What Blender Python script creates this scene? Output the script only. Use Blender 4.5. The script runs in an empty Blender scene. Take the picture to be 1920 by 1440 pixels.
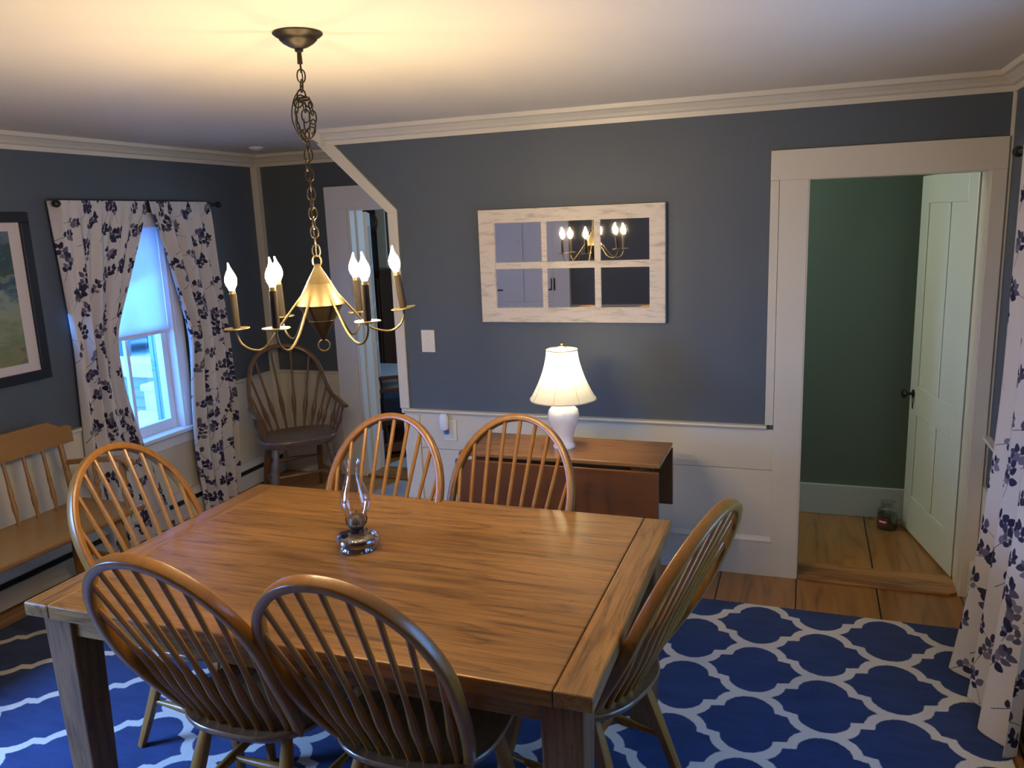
import bpy, bmesh, math, random
import numpy as np
from mathutils import Vector, Matrix

random.seed(7)
rng = np.random.default_rng(11)
SC = bpy.context.scene
COL = SC.collection
PI = math.pi

# ------------------------------------------------------------------ camera, world, exposure
R3 = ((0.94013094, -0.0319083, 0.33931649),
      (0.33863323, 0.19989043, -0.91944078),
      (-0.03848832, 0.97929856, 0.19872839))
cam_d = bpy.data.cameras.new('camera')
cam = bpy.data.objects.new('camera', cam_d)
COL.objects.link(cam)
cam.matrix_world = Matrix.Translation((0, 0, 1.8)) @ Matrix(R3).to_4x4()
cam_d.sensor_width = 36.0
cam_d.lens = 1511.5 * 36 / 1920
cam_d.clip_start = 0.02
SC.camera = cam

vs = SC.view_settings
vs.view_transform = 'Standard'
vs.look = 'None'
vs.exposure = 0.25
vs.gamma = 1.0
vs.use_curve_mapping = False

world = bpy.data.worlds.new('world')
SC.world = world
world.use_nodes = True
bg = world.node_tree.nodes['Background']
bg.inputs[0].default_value = (0.13, 0.41, 1.0, 1)
bg.inputs[1].default_value = 9.5


def area(name, loc, direction, sx, sy, power, col, spread=180):
    d = bpy.data.lights.new(name, 'AREA')
    d.shape = 'RECTANGLE'
    d.size = sx
    d.size_y = sy
    d.energy = power
    d.color = col
    d.spread = math.radians(spread)
    o = bpy.data.objects.new(name, d)
    COL.objects.link(o)
    o.location = loc
    o.rotation_euler = Vector(direction).to_track_quat('-Z', 'Z').to_euler()
    return o


DAY = (0.26, 0.56, 1.0)
# daylight coming in at the windows of the room that lie outside the frame
area('daylight_left_wall_window', (-3.66, 0.62, 1.22), (1, 0.75, -1.0), 0.62, 1.1, 58, (0.21, 0.42, 1.0), 95)
area('daylight_right_wall_window', (0.72, 2.12, 1.22), (-1, 0.15, -0.25), 0.62, 1.1, 4, DAY)
area('daylight_visible_window', (-3.875, 3.66, 1.22), (1, 0.25, -0.35), 0.6, 1.15, 10, (0.08, 0.33, 1.0), 130)
area('daylight_far_room', (-1.35, 6.2, 1.5), (-1, -0.1, -0.2), 1.2, 1.3, 24, (0.50, 0.74, 1.0))
area('daylight_hall', (-1.3, 4.45, 1.95), (1, 0.12, -0.08), 0.5, 0.6, 21, (0.90, 1.0, 0.88))

WARM = (1.0, 0.62, 0.26)


def point(name, loc, power, col, radius):
    d = bpy.data.lights.new(name, 'POINT')
    d.energy = power
    d.color = col
    d.shadow_soft_size = radius
    o = bpy.data.objects.new(name, d)
    COL.objects.link(o)
    o.location = loc
    return o


# ------------------------------------------------------------------ materials
def new_mat(name):
    m = bpy.data.materials.new(name)
    m.use_nodes = True
    return m, m.node_tree, m.node_tree.nodes['Principled BSDF']


def N(t, kind, **kw):
    n = t.nodes.new(kind)
    for k, v in kw.items():
        setattr(n, k, v)
    return n


def paint(name, col, rough=0.5, bump=0.06, scale=60, var=0.04, spec=0.5, metal=0.0, coat=0.0):
    m, t, b = new_mat(name)
    tc = N(t, 'ShaderNodeTexCoord')
    n = N(t, 'ShaderNodeTexNoise')
    n.inputs['Scale'].default_value = 3.5
    n.inputs['Detail'].default_value = 4
    t.links.new(tc.outputs['Object'], n.inputs['Vector'])
    mx = N(t, 'ShaderNodeMix', data_type='RGBA')
    mx.inputs[6].default_value = (*[c * (1 - var) for c in col], 1)
    mx.inputs[7].default_value = (*[min(1, c * (1 + var)) for c in col], 1)
    t.links.new(n.outputs['Fac'], mx.inputs[0])
    t.links.new(mx.outputs[2], b.inputs['Base Color'])
    b.inputs['Roughness'].default_value = rough
    b.inputs['Metallic'].default_value = metal
    b.inputs['Specular IOR Level'].default_value = spec
    b.inputs['Coat Weight'].default_value = coat
    if bump:
        n2 = N(t, 'ShaderNodeTexNoise')
        n2.inputs['Scale'].default_value = scale
        n2.inputs['Detail'].default_value = 3
        t.links.new(tc.outputs['Object'], n2.inputs['Vector'])
        bp = N(t, 'ShaderNodeBump')
        bp.inputs['Strength'].default_value = bump
        bp.inputs['Distance'].default_value = 0.01
        t.links.new(n2.outputs['Fac'], bp.inputs['Height'])
        t.links.new(bp.outputs[0], b.inputs['Normal'])
    return m


def wood(name, light, dark, axis=0, stretch=14, scale=3.0, rough=0.4, coat=0.0, contrast=1.0, rings=True, plank=0.0,
         plank_axis=1, knots=False, spec=0.5, pores=0.0):
    """grain runs along the object axis given"""
    m, t, b = new_mat(name)
    tc = N(t, 'ShaderNodeTexCoord')
    mp = N(t, 'ShaderNodeMapping')
    s = [scale * stretch] * 3
    s[axis] = scale
    mp.inputs['Scale'].default_value = s
    t.links.new(tc.outputs['Object'], mp.inputs['Vector'])
    vec = mp.outputs[0]
    if plank:
        # each plank gets its own offset in the grain pattern
        sep = N(t, 'ShaderNodeSeparateXYZ')
        t.links.new(tc.outputs['Object'], sep.inputs[0])
        dv = N(t, 'ShaderNodeMath', operation='DIVIDE')
        dv.inputs[1].default_value = plank
        t.links.new(sep.outputs[plank_axis], dv.inputs[0])
        fl = N(t, 'ShaderNodeMath', operation='FLOOR')
        t.links.new(dv.outputs[0], fl.inputs[0])
        wn = N(t, 'ShaderNodeTexWhiteNoise', noise_dimensions='1D')
        t.links.new(fl.outputs[0], wn.inputs['W'])
        sc = N(t, 'ShaderNodeVectorMath', operation='SCALE')
        sc.inputs['Scale'].default_value = 40
        t.links.new(wn.outputs['Color'], sc.inputs[0])
        ad = N(t, 'ShaderNodeVectorMath', operation='ADD')
        t.links.new(vec, ad.inputs[0])
        t.links.new(sc.outputs[0], ad.inputs[1])
        vec = ad.outputs[0]
    n1 = N(t, 'ShaderNodeTexNoise')
    n1.inputs['Scale'].default_value = 1.0
    n1.inputs['Detail'].default_value = 6
    n1.inputs['Roughness'].default_value = 0.62
    n1.inputs['Distortion'].default_value = 0.6
    t.links.new(vec, n1.inputs['Vector'])
    # slow cathedral figure
    mp2 = N(t, 'ShaderNodeMapping')
    s2 = [scale * 3.2] * 3
    s2[axis] = scale * 0.42
    mp2.inputs['Scale'].default_value = s2
    if plank:
        ad2 = N(t, 'ShaderNodeVectorMath', operation='ADD')
        t.links.new(tc.outputs['Object'], ad2.inputs[0])
        sc2 = N(t, 'ShaderNodeVectorMath', operation='SCALE')
        sc2.inputs['Scale'].default_value = 7
        t.links.new(wn.outputs['Color'], sc2.inputs[0])
        t.links.new(sc2.outputs[0], ad2.inputs[1])
        t.links.new(ad2.outputs[0], mp2.inputs['Vector'])
    else:
        t.links.new(tc.outputs['Object'], mp2.inputs['Vector'])
    n2 = N(t, 'ShaderNodeTexNoise')
    n2.inputs['Scale'].default_value = 1.0
    n2.inputs['Detail'].default_value = 2
    t.links.new(mp2.outputs[0], n2.inputs['Vector'])
    mul = N(t, 'ShaderNodeMath', operation='MULTIPLY')
    mul.inputs[1].default_value = 16.0
    t.links.new(n2.outputs['Fac'], mul.inputs[0])
    fr = N(t, 'ShaderNodeMath', operation='PINGPONG')
    fr.inputs[1].default_value = 1.0
    t.links.new(mul.outputs[0], fr.inputs[0])
    pw = N(t, 'ShaderNodeMath', operation='POWER')
    pw.inputs[1].default_value = 2.2
    t.links.new(fr.outputs[0], pw.inputs[0])
    mixf = N(t, 'ShaderNodeMath', operation='MULTIPLY_ADD')
    mixf.inputs[1].default_value = 0.20 if rings else 0.0
    t.links.new(pw.outputs[0], mixf.inputs[0])
    t.links.new(n1.outputs['Fac'], mixf.inputs[2])
    rp = N(t, 'ShaderNodeValToRGB')
    rp.color_ramp.elements[0].position = 0.34 if contrast >= 1 else 0.2
    rp.color_ramp.elements[1].position = 0.86
    rp.color_ramp.elements[0].color = (*light, 1)
    rp.color_ramp.elements[1].color = (*dark, 1)
    mid = rp.color_ramp.elements.new(0.58)
    mid.color = (*[l * 0.72 + d * 0.28 for l, d in zip(light, dark)], 1)
    t.links.new(mixf.outputs[0], rp.inputs[0])
    out = rp.outputs[0]
    if plank:
        hv = N(t, 'ShaderNodeMapRange')
        hv.inputs['To Min'].default_value = 0.82
        hv.inputs['To Max'].default_value = 1.12
        t.links.new(wn.outputs['Value'], hv.inputs['Value'])
        hs = N(t, 'ShaderNodeHueSaturation')
        t.links.new(hv.outputs[0], hs.inputs['Value'])
        t.links.new(out, hs.inputs['Color'])
        out = hs.outputs[0]
    if knots:
        vo = N(t, 'ShaderNodeTexVoronoi')
        vo.inputs['Scale'].default_value = 2.1
        mpk = N(t, 'ShaderNodeMapping')
        sk = [1.6, 1.6, 1.6]
        sk[axis] = 0.9
        mpk.inputs['Scale'].default_value = sk
        t.links.new(tc.outputs['Object'], mpk.inputs['Vector'])
        t.links.new(mpk.outputs[0], vo.inputs['Vector'])
        kr = N(t, 'ShaderNodeMapRange')
        kr.inputs['From Min'].default_value = 0.02
        kr.inputs['From Max'].default_value = 0.075
        kr.inputs['To Min'].default_value = 0.8
        kr.inputs['To Max'].default_value = 0.0
        t.links.new(vo.outputs['Distance'], kr.inputs['Value'])
        mk = N(t, 'ShaderNodeMix', data_type='RGBA')
        mk.inputs[7].default_value = (0.035, 0.014, 0.006, 1)
        t.links.new(kr.outputs[0], mk.inputs[0])
        t.links.new(out, mk.inputs[6])
        out = mk.outputs[2]
    if pores:
        mpo = N(t, 'ShaderNodeMapping')
        so_ = [scale * 55] * 3
        so_[axis] = scale * 1.3
        mpo.inputs['Scale'].default_value = so_
        t.links.new(tc.outputs['Object'], mpo.inputs['Vector'])
        npo = N(t, 'ShaderNodeTexNoise')
        npo.inputs['Scale'].default_value = 1.0
        npo.inputs['Detail'].default_value = 3
        npo.inputs['Distortion'].default_value = 0.4
        t.links.new(mpo.outputs[0], npo.inputs['Vector'])
        # long dark streaks, wandering a little
        mps = N(t, 'ShaderNodeMapping')
        ss_ = [scale * 11] * 3
        ss_[axis] = scale * 0.9
        mps.inputs['Scale'].default_value = ss_
        t.links.new(tc.outputs['Object'], mps.inputs['Vector'])
        nst = N(t, 'ShaderNodeTexNoise')
        nst.inputs['Scale'].default_value = 1.0
        nst.inputs['Detail'].default_value = 3
        nst.inputs['Distortion'].default_value = 1.2
        t.links.new(mps.outputs[0], nst.inputs['Vector'])
        sb_ = N(t, 'ShaderNodeMath', operation='SUBTRACT')
        sb_.inputs[1].default_value = 0.5
        t.links.new(nst.outputs['Fac'], sb_.inputs[0])
        ab_ = N(t, 'ShaderNodeMath', operation='ABSOLUTE')
        t.links.new(sb_.outputs[0], ab_.inputs[0])
        rs_ = N(t, 'ShaderNodeMapRange')
        rs_.inputs['From Min'].default_value = 0.0
        rs_.inputs['From Max'].default_value = 0.016
        rs_.inputs['To Min'].default_value = 1.0 - pores
        rs_.inputs['To Max'].default_value = 1.0
        t.links.new(ab_.outputs[0], rs_.inputs['Value'])
        rpo = N(t, 'ShaderNodeMapRange')
        rpo.inputs['From Min'].default_value = 0.36
        rpo.inputs['From Max'].default_value = 0.52
        rpo.inputs['To Min'].default_value = 1.0 - pores * 0.8
        rpo.inputs['To Max'].default_value = 1.0
        t.links.new(npo.outputs['Fac'], rpo.inputs['Value'])
        mm_ = N(t, 'ShaderNodeMath', operation='MULTIPLY')
        t.links.new(rs_.outputs[0], mm_.inputs[0])
        t.links.new(rpo.outputs[0], mm_.inputs[1])
        vm = N(t, 'ShaderNodeVectorMath', operation='SCALE')
        t.links.new(out, vm.inputs[0])
        t.links.new(mm_.outputs[0], vm.inputs['Scale'])
        out = vm.outputs[0]
    t.links.new(out, b.inputs['Base Color'])
    b.inputs['Roughness'].default_value = rough
    b.inputs['Coat Weight'].default_value = coat
    b.inputs['Coat Roughness'].default_value = 0.18
    b.inputs['Specular IOR Level'].default_value = spec
    bp = N(t, 'ShaderNodeBump')
    bp.inputs['Strength'].default_value = 0.12
    bp.inputs['Distance'].default_value = 0.004
    t.links.new(n1.outputs['Fac'], bp.inputs['Height'])
    t.links.new(bp.outputs[0], b.inputs['Normal'])
    return m


def emit(name, col, strength):
    m, t, b = new_mat(name)
    e = N(t, 'ShaderNodeEmission')
    e.inputs[0].default_value = (*col, 1)
    e.inputs[1].default_value = strength
    t.links.new(e.outputs[0], t.nodes['Material Output'].inputs[0])
    return m


def thin_glass(name, tint=(1, 1, 1), refl=0.5, rough=0.02, base=0.05):
    """clear glass wall: see-through with fresnel gloss"""
    m, t, b = new_mat(name)
    tr = N(t, 'ShaderNodeBsdfTransparent')
    tr.inputs[0].default_value = (*tint, 1)
    gl = N(t, 'ShaderNodeBsdfGlossy')
    gl.inputs['Roughness'].default_value = rough
    lw = N(t, 'ShaderNodeLayerWeight')
    lw.inputs[0].default_value = 0.35
    mr = N(t, 'ShaderNodeMapRange')
    mr.inputs['To Min'].default_value = base
    mr.inputs['To Max'].default_value = refl
    t.links.new(lw.outputs['Facing'], mr.inputs['Value'])
    mx = N(t, 'ShaderNodeMixShader')
    t.links.new(mr.outputs[0], mx.inputs[0])
    t.links.new(tr.outputs[0], mx.inputs[1])
    t.links.new(gl.outputs[0], mx.inputs[2])
    t.links.new(mx.outputs[0], t.nodes['Material Output'].inputs[0])
    return m


def translucent(name, col, amount=0.5, rough=0.8):
    m, t, b = new_mat(name)
    d = N(t, 'ShaderNodeBsdfDiffuse')
    d.inputs[0].default_value = (*col, 1)
    tl = N(t, 'ShaderNodeBsdfTranslucent')
    tl.inputs[0].default_value = (*col, 1)
    mx = N(t, 'ShaderNodeMixShader')
    mx.inputs[0].default_value = amount
    t.links.new(d.outputs[0], mx.inputs[1])
    t.links.new(tl.outputs[0], mx.inputs[2])
    t.links.new(mx.outputs[0], t.nodes['Material Output'].inputs[0])
    return m


BLUE = paint('slate_blue_wall_paint', (0.085, 0.104, 0.121), 0.55, 0.10, 45, 0.05)
CREAM = paint('cream_trim_paint', (0.64, 0.59, 0.47), 0.38, 0.05, 40, 0.03)
CEIL = paint('ceiling_paint', (0.70, 0.645, 0.53), 0.6, 0.12, 14, 0.02)
GREEN = paint('green_hall_paint', (0.125, 0.168, 0.120), 0.6, 0.05, 45, 0.04)
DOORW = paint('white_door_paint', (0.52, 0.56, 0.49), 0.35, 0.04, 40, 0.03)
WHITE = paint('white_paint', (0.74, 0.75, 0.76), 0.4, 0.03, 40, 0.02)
PLASTIC = paint('white_plastic', (0.72, 0.68, 0.56), 0.3, 0, 1, 0.01)
BLACK = paint('black_metal', (0.012, 0.011, 0.011), 0.35, 0.02, 80, 0.1)
BLACKP = paint('black_frame_paint', (0.012, 0.012, 0.014), 0.4, 0.03, 80, 0.1)
BRASS = paint('aged_brass', (0.14, 0.108, 0.056), 0.46, 0.03, 90, 0.12, metal=0.9)
BRONZE = paint('dark_bronze', (0.032, 0.023, 0.013), 0.40, 0.03, 90, 0.2, metal=0.6)
SLEEVE = paint('dark_candle_sleeve', (0.022, 0.016, 0.010), 0.6, 0.02, 90, 0.1, spec=0.15)
HEATER = paint('heater_enamel', (0.56, 0.54, 0.50), 0.4, 0.02, 50, 0.02)
CERAMIC = paint('white_glazed_ceramic', (0.80, 0.78, 0.74), 0.12, 0, 1, 0.01, coat=0.6)
NAVY = paint('navy_cushion_cloth', (0.02, 0.035, 0.10), 0.9, 0.2, 200, 0.2)
PALEB = paint('pale_blue_cloth', (0.50, 0.60, 0.70), 0.9, 0.2, 150, 0.08)

OAKL = (0.46, 0.235, 0.075)
OAKD = (0.15, 0.062, 0.018)
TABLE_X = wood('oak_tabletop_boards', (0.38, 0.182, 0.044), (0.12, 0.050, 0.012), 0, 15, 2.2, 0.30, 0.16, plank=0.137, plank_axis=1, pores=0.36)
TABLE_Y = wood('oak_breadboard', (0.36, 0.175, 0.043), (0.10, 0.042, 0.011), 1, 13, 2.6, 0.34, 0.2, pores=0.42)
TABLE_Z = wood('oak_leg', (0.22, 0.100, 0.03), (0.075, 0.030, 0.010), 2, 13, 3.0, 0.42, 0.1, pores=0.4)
CHAIRW = wood('golden_oak_chair', (0.32, 0.136, 0.020), (0.155, 0.057, 0.009), 2, 8, 6.0, 0.32, 0.18, rings=False)
CHAIRS = wood('oak_chair_seat', (0.22, 0.105, 0.04), (0.10, 0.042, 0.016), 1, 10, 4.0, 0.28, 0.4)
BENCHW = wood('honey_maple', (0.34, 0.168, 0.038), (0.21, 0.095, 0.020), 1, 8, 3.0, 0.35, 0.3, rings=False)
WINDS = wood('worn_brown_windsor', (0.18, 0.088, 0.033), (0.065, 0.029, 0.012), 2, 7, 6.0, 0.34, 0.3, rings=False)
WINDSEAT = wood('grey_brown_worn_seat', (0.17, 0.115, 0.08), (0.065, 0.038, 0.026), 0, 7, 5.0, 0.3, 0.35)
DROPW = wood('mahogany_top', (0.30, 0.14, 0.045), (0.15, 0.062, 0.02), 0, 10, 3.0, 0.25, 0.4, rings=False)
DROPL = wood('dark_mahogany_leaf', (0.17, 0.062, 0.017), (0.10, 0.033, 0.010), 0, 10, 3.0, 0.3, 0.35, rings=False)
DARKW = wood('dark_stained_wood', (0.06, 0.028, 0.016), (0.025, 0.012, 0.008), 2, 8, 5.0, 0.35, 0.2, rings=False)
REDW = wood('reddish_brown_board', (0.13, 0.05, 0.022), (0.06, 0.022, 0.01), 0, 8, 4.0, 0.4, 0.1, rings=False)
FLOORW = wood('wide_pine_floor', (0.42, 0.195, 0.052), (0.20, 0.085, 0.022), 1, 9, 1.6, 0.33, 0.2, plank=0.362, plank_axis=0, knots=True)
THRESH = wood('threshold_oak', (0.42, 0.20, 0.065), (0.13, 0.055, 0.02), 0, 9, 3.0, 0.4, 0.1, knots=True)


# floor board gaps
def add_gaps(m, width, off):
    t = m.node_tree
    b = t.nodes['Principled BSDF']
    src = b.inputs['Base Color'].links[0].from_socket
    tc = N(t, 'ShaderNodeTexCoord')
    sep = N(t, 'ShaderNodeSeparateXYZ')
    t.links.new(tc.outputs['Object'], sep.inputs[0])
    d = N(t, 'ShaderNodeMath', operation='DIVIDE')
    d.inputs[1].default_value = width
    t.links.new(sep.outputs[0], d.inputs[0])
    f = N(t, 'ShaderNodeMath', operation='FRACT')
    t.links.new(d.outputs[0], f.inputs[0])
    p = N(t, 'ShaderNodeMath', operation='PINGPONG')
    p.inputs[1].default_value = 0.5
    t.links.new(f.outputs[0], p.inputs[0])
    l = N(t, 'ShaderNodeMath', operation='LESS_THAN')
    l.inputs[1].default_value = 0.0035 / width
    t.links.new(p.outputs[0], l.inputs[0])
    mx = N(t, 'ShaderNodeMix', data_type='RGBA')
    mx.inputs[7].default_value = (0.012, 0.006, 0.003, 1)
    t.links.new(l.outputs[0], mx.inputs[0])
    t.links.new(src, mx.inputs[6])
    t.links.new(mx.outputs[2], b.inputs['Base Color'])


add_gaps(FLOORW, 0.362, 0)


def distressed(name):
    m, t, b = new_mat(name)
    tc = N(t, 'ShaderNodeTexCoord')
    mp = N(t, 'ShaderNodeMapping')
    mp.inputs['Scale'].default_value = (7, 30, 38)
    t.links.new(tc.outputs['Object'], mp.inputs[0])
    n = N(t, 'ShaderNodeTexNoise')
    n.inputs['Scale'].default_value = 1.0
    n.inputs['Detail'].default_value = 8
    n.inputs['Roughness'].default_value = 0.7
    t.links.new(mp.outputs[0], n.inputs['Vector'])
    rp = N(t, 'ShaderNodeValToRGB')
    rp.color_ramp.elements[0].position = 0.50
    rp.color_ramp.elements[0].color = (0.70, 0.62, 0.50, 1)
    rp.color_ramp.elements[1].position = 0.74
    rp.color_ramp.elements[1].color = (0.33, 0.27, 0.20, 1)
    t.links.new(n.outputs['Fac'], rp.inputs[0])
    t.links.new(rp.outputs[0], b.inputs['Base Color'])
    b.inputs['Roughness'].default_value = 0.6
    return m


DISTRESS = distressed('whitewashed_wood')
m_, t_, b_ = new_mat('mirror_silver')
b_.inputs['Metallic'].default_value = 1
b_.inputs['Base Color'].default_value = (0.80, 0.80, 0.82, 1)
b_.inputs['Roughness'].default_value = 0.015
MIRROR = m_
PANE = thin_glass('window_pane_glass', (0.86, 0.93, 1.0), 0.35, 0.0, 0.04)
LAMPGLASS = thin_glass('clear_lamp_glass', (0.93, 0.92, 0.94), 0.85, 0.02, 0.06)
FONTGLASS = thin_glass('thick_clear_glass', (0.70, 0.68, 0.72), 0.9, 0.05, 0.16)
JARGLASS = thin_glass('jar_glass', (0.85, 0.9, 0.87), 0.7, 0.03, 0.08)
SHADE = translucent('ivory_lamp_shade', (0.80, 0.76, 0.60), 0.25)
ROLLER = translucent('roller_shade_cloth', (0.80, 0.84, 0.9), 0.5)
BULB = emit('lit_candle_bulb', (1.0, 0.74, 0.415), 500)
LBULB = emit('lit_lamp_bulb', (1.0, 0.85, 0.55), 140)
WAX = paint('dark_green_wax', (0.02, 0.05, 0.04), 0.35, 0, 1, 0.05)
LABELR = paint('red_label_paper', (0.20, 0.03, 0.02), 0.5, 0, 1, 0.1)


# ------------------------------------------------------------------ mesh helpers
class MB:
    def __init__(s):
        s.v = []
        s.f = []
        s.sm = []

    def add(s, vs_, fs, smooth=False):
        o = len(s.v)
        s.v += [tuple(p) for p in vs_]
        s.f += [tuple(i + o for i in f) for f in fs]
        s.sm += [smooth] * len(fs)
        return s

    def box(s, x0, x1, y0, y1, z0, z1):
        if x0 > x1: x0, x1 = x1, x0
        if y0 > y1: y0, y1 = y1, y0
        if z0 > z1: z0, z1 = z1, z0
        v = [(x, y, z) for x in (x0, x1) for y in (y0, y1) for z in (z0, z1)]
        f = [(0, 1, 3, 2), (4, 6, 7, 5), (0, 4, 5, 1), (2, 3, 7, 6), (0, 2, 6, 4), (1, 5, 7, 3)]
        return s.add(v, f)

    def beam(s, a, b, w, h, up=(0, 0, 1), w2=None, h2=None):
        """rectangular bar from a to b, w across, h along up"""
        a = Vector(a); b = Vector(b)
        d = (b - a).normalized()
        u = Vector(up)
        r = d.cross(u).normalized()
        u = r.cross(d).normalized()
        w2 = w if w2 is None else w2
        h2 = h if h2 is None else h2
        v = []
        for p, ww, hh in ((a, w, h), (b, w2, h2)):
            for i, j in ((-1, -1), (1, -1), (1, 1), (-1, 1)):
                v.append(p + r * (i * ww / 2) + u * (j * hh / 2))
        f = [(3, 2, 1, 0), (4, 5, 6, 7)] + [(i, (i + 1) % 4, 4 + (i + 1) % 4, 4 + i) for i in range(4)]
        return s.add(v, f)

    def tube(s, path, rad, n=10, closed=False, ref=None, rad2=None, power=2.0, cap=True):
        """sweep an ellipse (superellipse if power>2) along path; rad along ref side, rad2 across"""
        P = [Vector(p) for p in path]
        k = len(P)
        if not hasattr(rad, '__len__'): rad = [rad] * k
        if rad2 is None: rad2 = rad
        if not hasattr(rad2, '__len__'): rad2 = [rad2] * k
        T = []
        for i in range(k):
            a = P[(i - 1) % k] if closed else P[max(i - 1, 0)]
            b = P[(i + 1) % k] if closed else P[min(i + 1, k - 1)]
            d = b - a
            T.append(d.normalized() if d.length > 1e-9 else Vector((0, 0, 1)))
        if ref is None:
            u = T[0].orthogonal().normalized()
            fixed = False
        else:
            fixed = True
            u = Vector(ref)
        vs_ = []
        for i in range(k):
            if fixed:
                uu = Vector(ref)
            else:
                uu = u
            uu = (uu - T[i] * uu.dot(T[i]))
            uu = uu.normalized() if uu.length > 1e-6 else T[i].orthogonal().normalized()
            u = uu
            w = T[i].cross(uu)
            for j in range(n):
                a = 2 * PI * j / n
                ca, sa = math.cos(a), math.sin(a)
                if power != 2.0:
                    ca = math.copysign(abs(ca) ** (2 / power), ca)
                    sa = math.copysign(abs(sa) ** (2 / power), sa)
                vs_.append(P[i] + uu * (ca * rad[i]) + w * (sa * rad2[i]))
        f = []
        m = k if closed else k - 1
        for i in range(m):
            for j in range(n):
                a = i * n + j
                b = i * n + (j + 1) % n
                c = ((i + 1) % k) * n + (j + 1) % n
                d = ((i + 1) % k) * n + j
                f.append((a, b, c, d))
        if not closed and cap:
            f.append(tuple(range(n - 1, -1, -1)))
            f.append(tuple((k - 1) * n + j for j in range(n)))
        return s.add(vs_, f, True)

    def lathe(s, prof, c=(0, 0, 0), n=32, cap=True, wob=None):
        """prof: list of (radius, z)"""
        vs_ = []
        for r, z in prof:
            for j in range(n):
                a = 2 * PI * j / n
                rr = r * (wob(a, z) if wob else 1)
                vs_.append((c[0] + rr * math.cos(a), c[1] + rr * math.sin(a), c[2] + z))
        f = []
        for i in range(len(prof) - 1):
            for j in range(n):
                f.append((i * n + j, i * n + (j + 1) % n, (i + 1) * n + (j + 1) % n, (i + 1) * n + j))
        if cap:
            f.append(tuple(range(n - 1, -1, -1)))
            f.append(tuple((len(prof) - 1) * n + j for j in range(n)))
        return s.add(vs_, f, True)

    def prism(s, poly, fn, a, b, smooth=False):
        """poly of (u,v); fn(u,v,w) -> xyz; extruded w from a to b"""
        n = len(poly)
        v = [fn(u, w_, a) for u, w_ in poly] + [fn(u, w_, b) for u, w_ in poly]
        f = [tuple(range(n)), tuple(range(2 * n - 1, n - 1, -1))]
        f += [(i, i + n, (i + 1) % n + n, (i + 1) % n) for i in range(n)]
        return s.add(v, f, smooth)

    def grid(s, X, Y, Z):
        """numpy 2d arrays"""
        h, w = X.shape
        o = len(s.v)
        s.v += list(zip(X.ravel().tolist(), Y.ravel().tolist(), Z.ravel().tolist()))
        for i in range(h - 1):
            for j in range(w - 1):
                s.f.append((o + i * w + j, o + i * w + j + 1, o + (i + 1) * w + j + 1, o + (i + 1) * w + j))
                s.sm.append(True)
        return s

    def build(s, name, mat, parent=None, bevel=0.0, seg=2, origin=None, solid=0.0):
        me = bpy.data.meshes.new(name)
        v = s.v
        if origin is not None:
            ox, oy, oz = origin
            v = [(a - ox, b - oy, c - oz) for a, b, c in v]
        me.from_pydata(v, [], s.f)
        me.polygons.foreach_set('use_smooth', s.sm)
        me.update()
        bm = bmesh.new()
        bm.from_mesh(me)
        bmesh.ops.recalc_face_normals(bm, faces=bm.faces)
        bm.to_mesh(me)
        bm.free()
        if any(s.sm):
            try:
                me.set_sharp_from_angle(angle=math.radians(42))
            except Exception:
                pass
        me.materials.append(mat)
        o = bpy.data.objects.new(name, me)
        COL.objects.link(o)
        if origin is not None: o.location = origin
        if parent is not None: o.parent = parent
        if solid:
            md = o.modifiers.new('solid', 'SOLIDIFY')
            md.thickness = solid
            md.offset = 0
        if bevel:
            md = o.modifiers.new('bevel', 'BEVEL')
            md.width = bevel
            md.segments = seg
            md.limit_method = 'ANGLE'
            md.angle_limit = math.radians(40)
            md.harden_normals = False
        return o


def tag(o, label=None, cat=None, group=None, kind=None):
    if label: o['label'] = label
    if cat: o['category'] = cat
    if group: o['group'] = group
    if kind: o['kind'] = kind
    return o


def thing(name, label, cat, loc=(0, 0, 0), rotz=0.0, group=None):
    o = bpy.data.objects.new(name, None)
    COL.objects.link(o)
    o.location = loc
    o.rotation_euler = (0, 0, rotz)
    o.empty_display_size = 0.1
    return tag(o, label, cat, group)


def copy_tree(root):
    c = root.copy()
    COL.objects.link(c)
    for ch in [x for x in bpy.data.objects if x.parent == root]:
        d = copy_tree(ch)
        d.parent = c
        d.matrix_parent_inverse = ch.matrix_parent_inverse
    return c


def struct(name, mb, mat, label, cat, bevel=0.0, parent=None):
    o = mb.build(name, mat, parent, bevel)
    if parent is None:
        tag(o, label, cat, kind='structure')
    return o


# ------------------------------------------------------------------ room constants
D = 3.989; LX = -3.733; FY = 4.977; RX = 0.79; BY = -1.20
H = 2.32; RAIL = 0.776; CR = 2.24
WT = 0.13          # wall thickness

# floor and ceiling
struct('floor', MB().box(LX - WT, RX + WT, BY - WT, FY, -0.06, 0.0).box(-4.42, 1.1, FY, 7.12, -0.06, 0.0), FLOORW, 'wide pine board floor of the dining room and the rooms beyond', 'floor')
struct('ceiling', MB().box(LX - WT, RX + WT, BY - WT, FY, H, H + 0.08).box(-4.42, 1.1, FY, 7.12, H, H + 0.08), CEIL, 'off-white plaster ceiling', 'ceiling')

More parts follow.
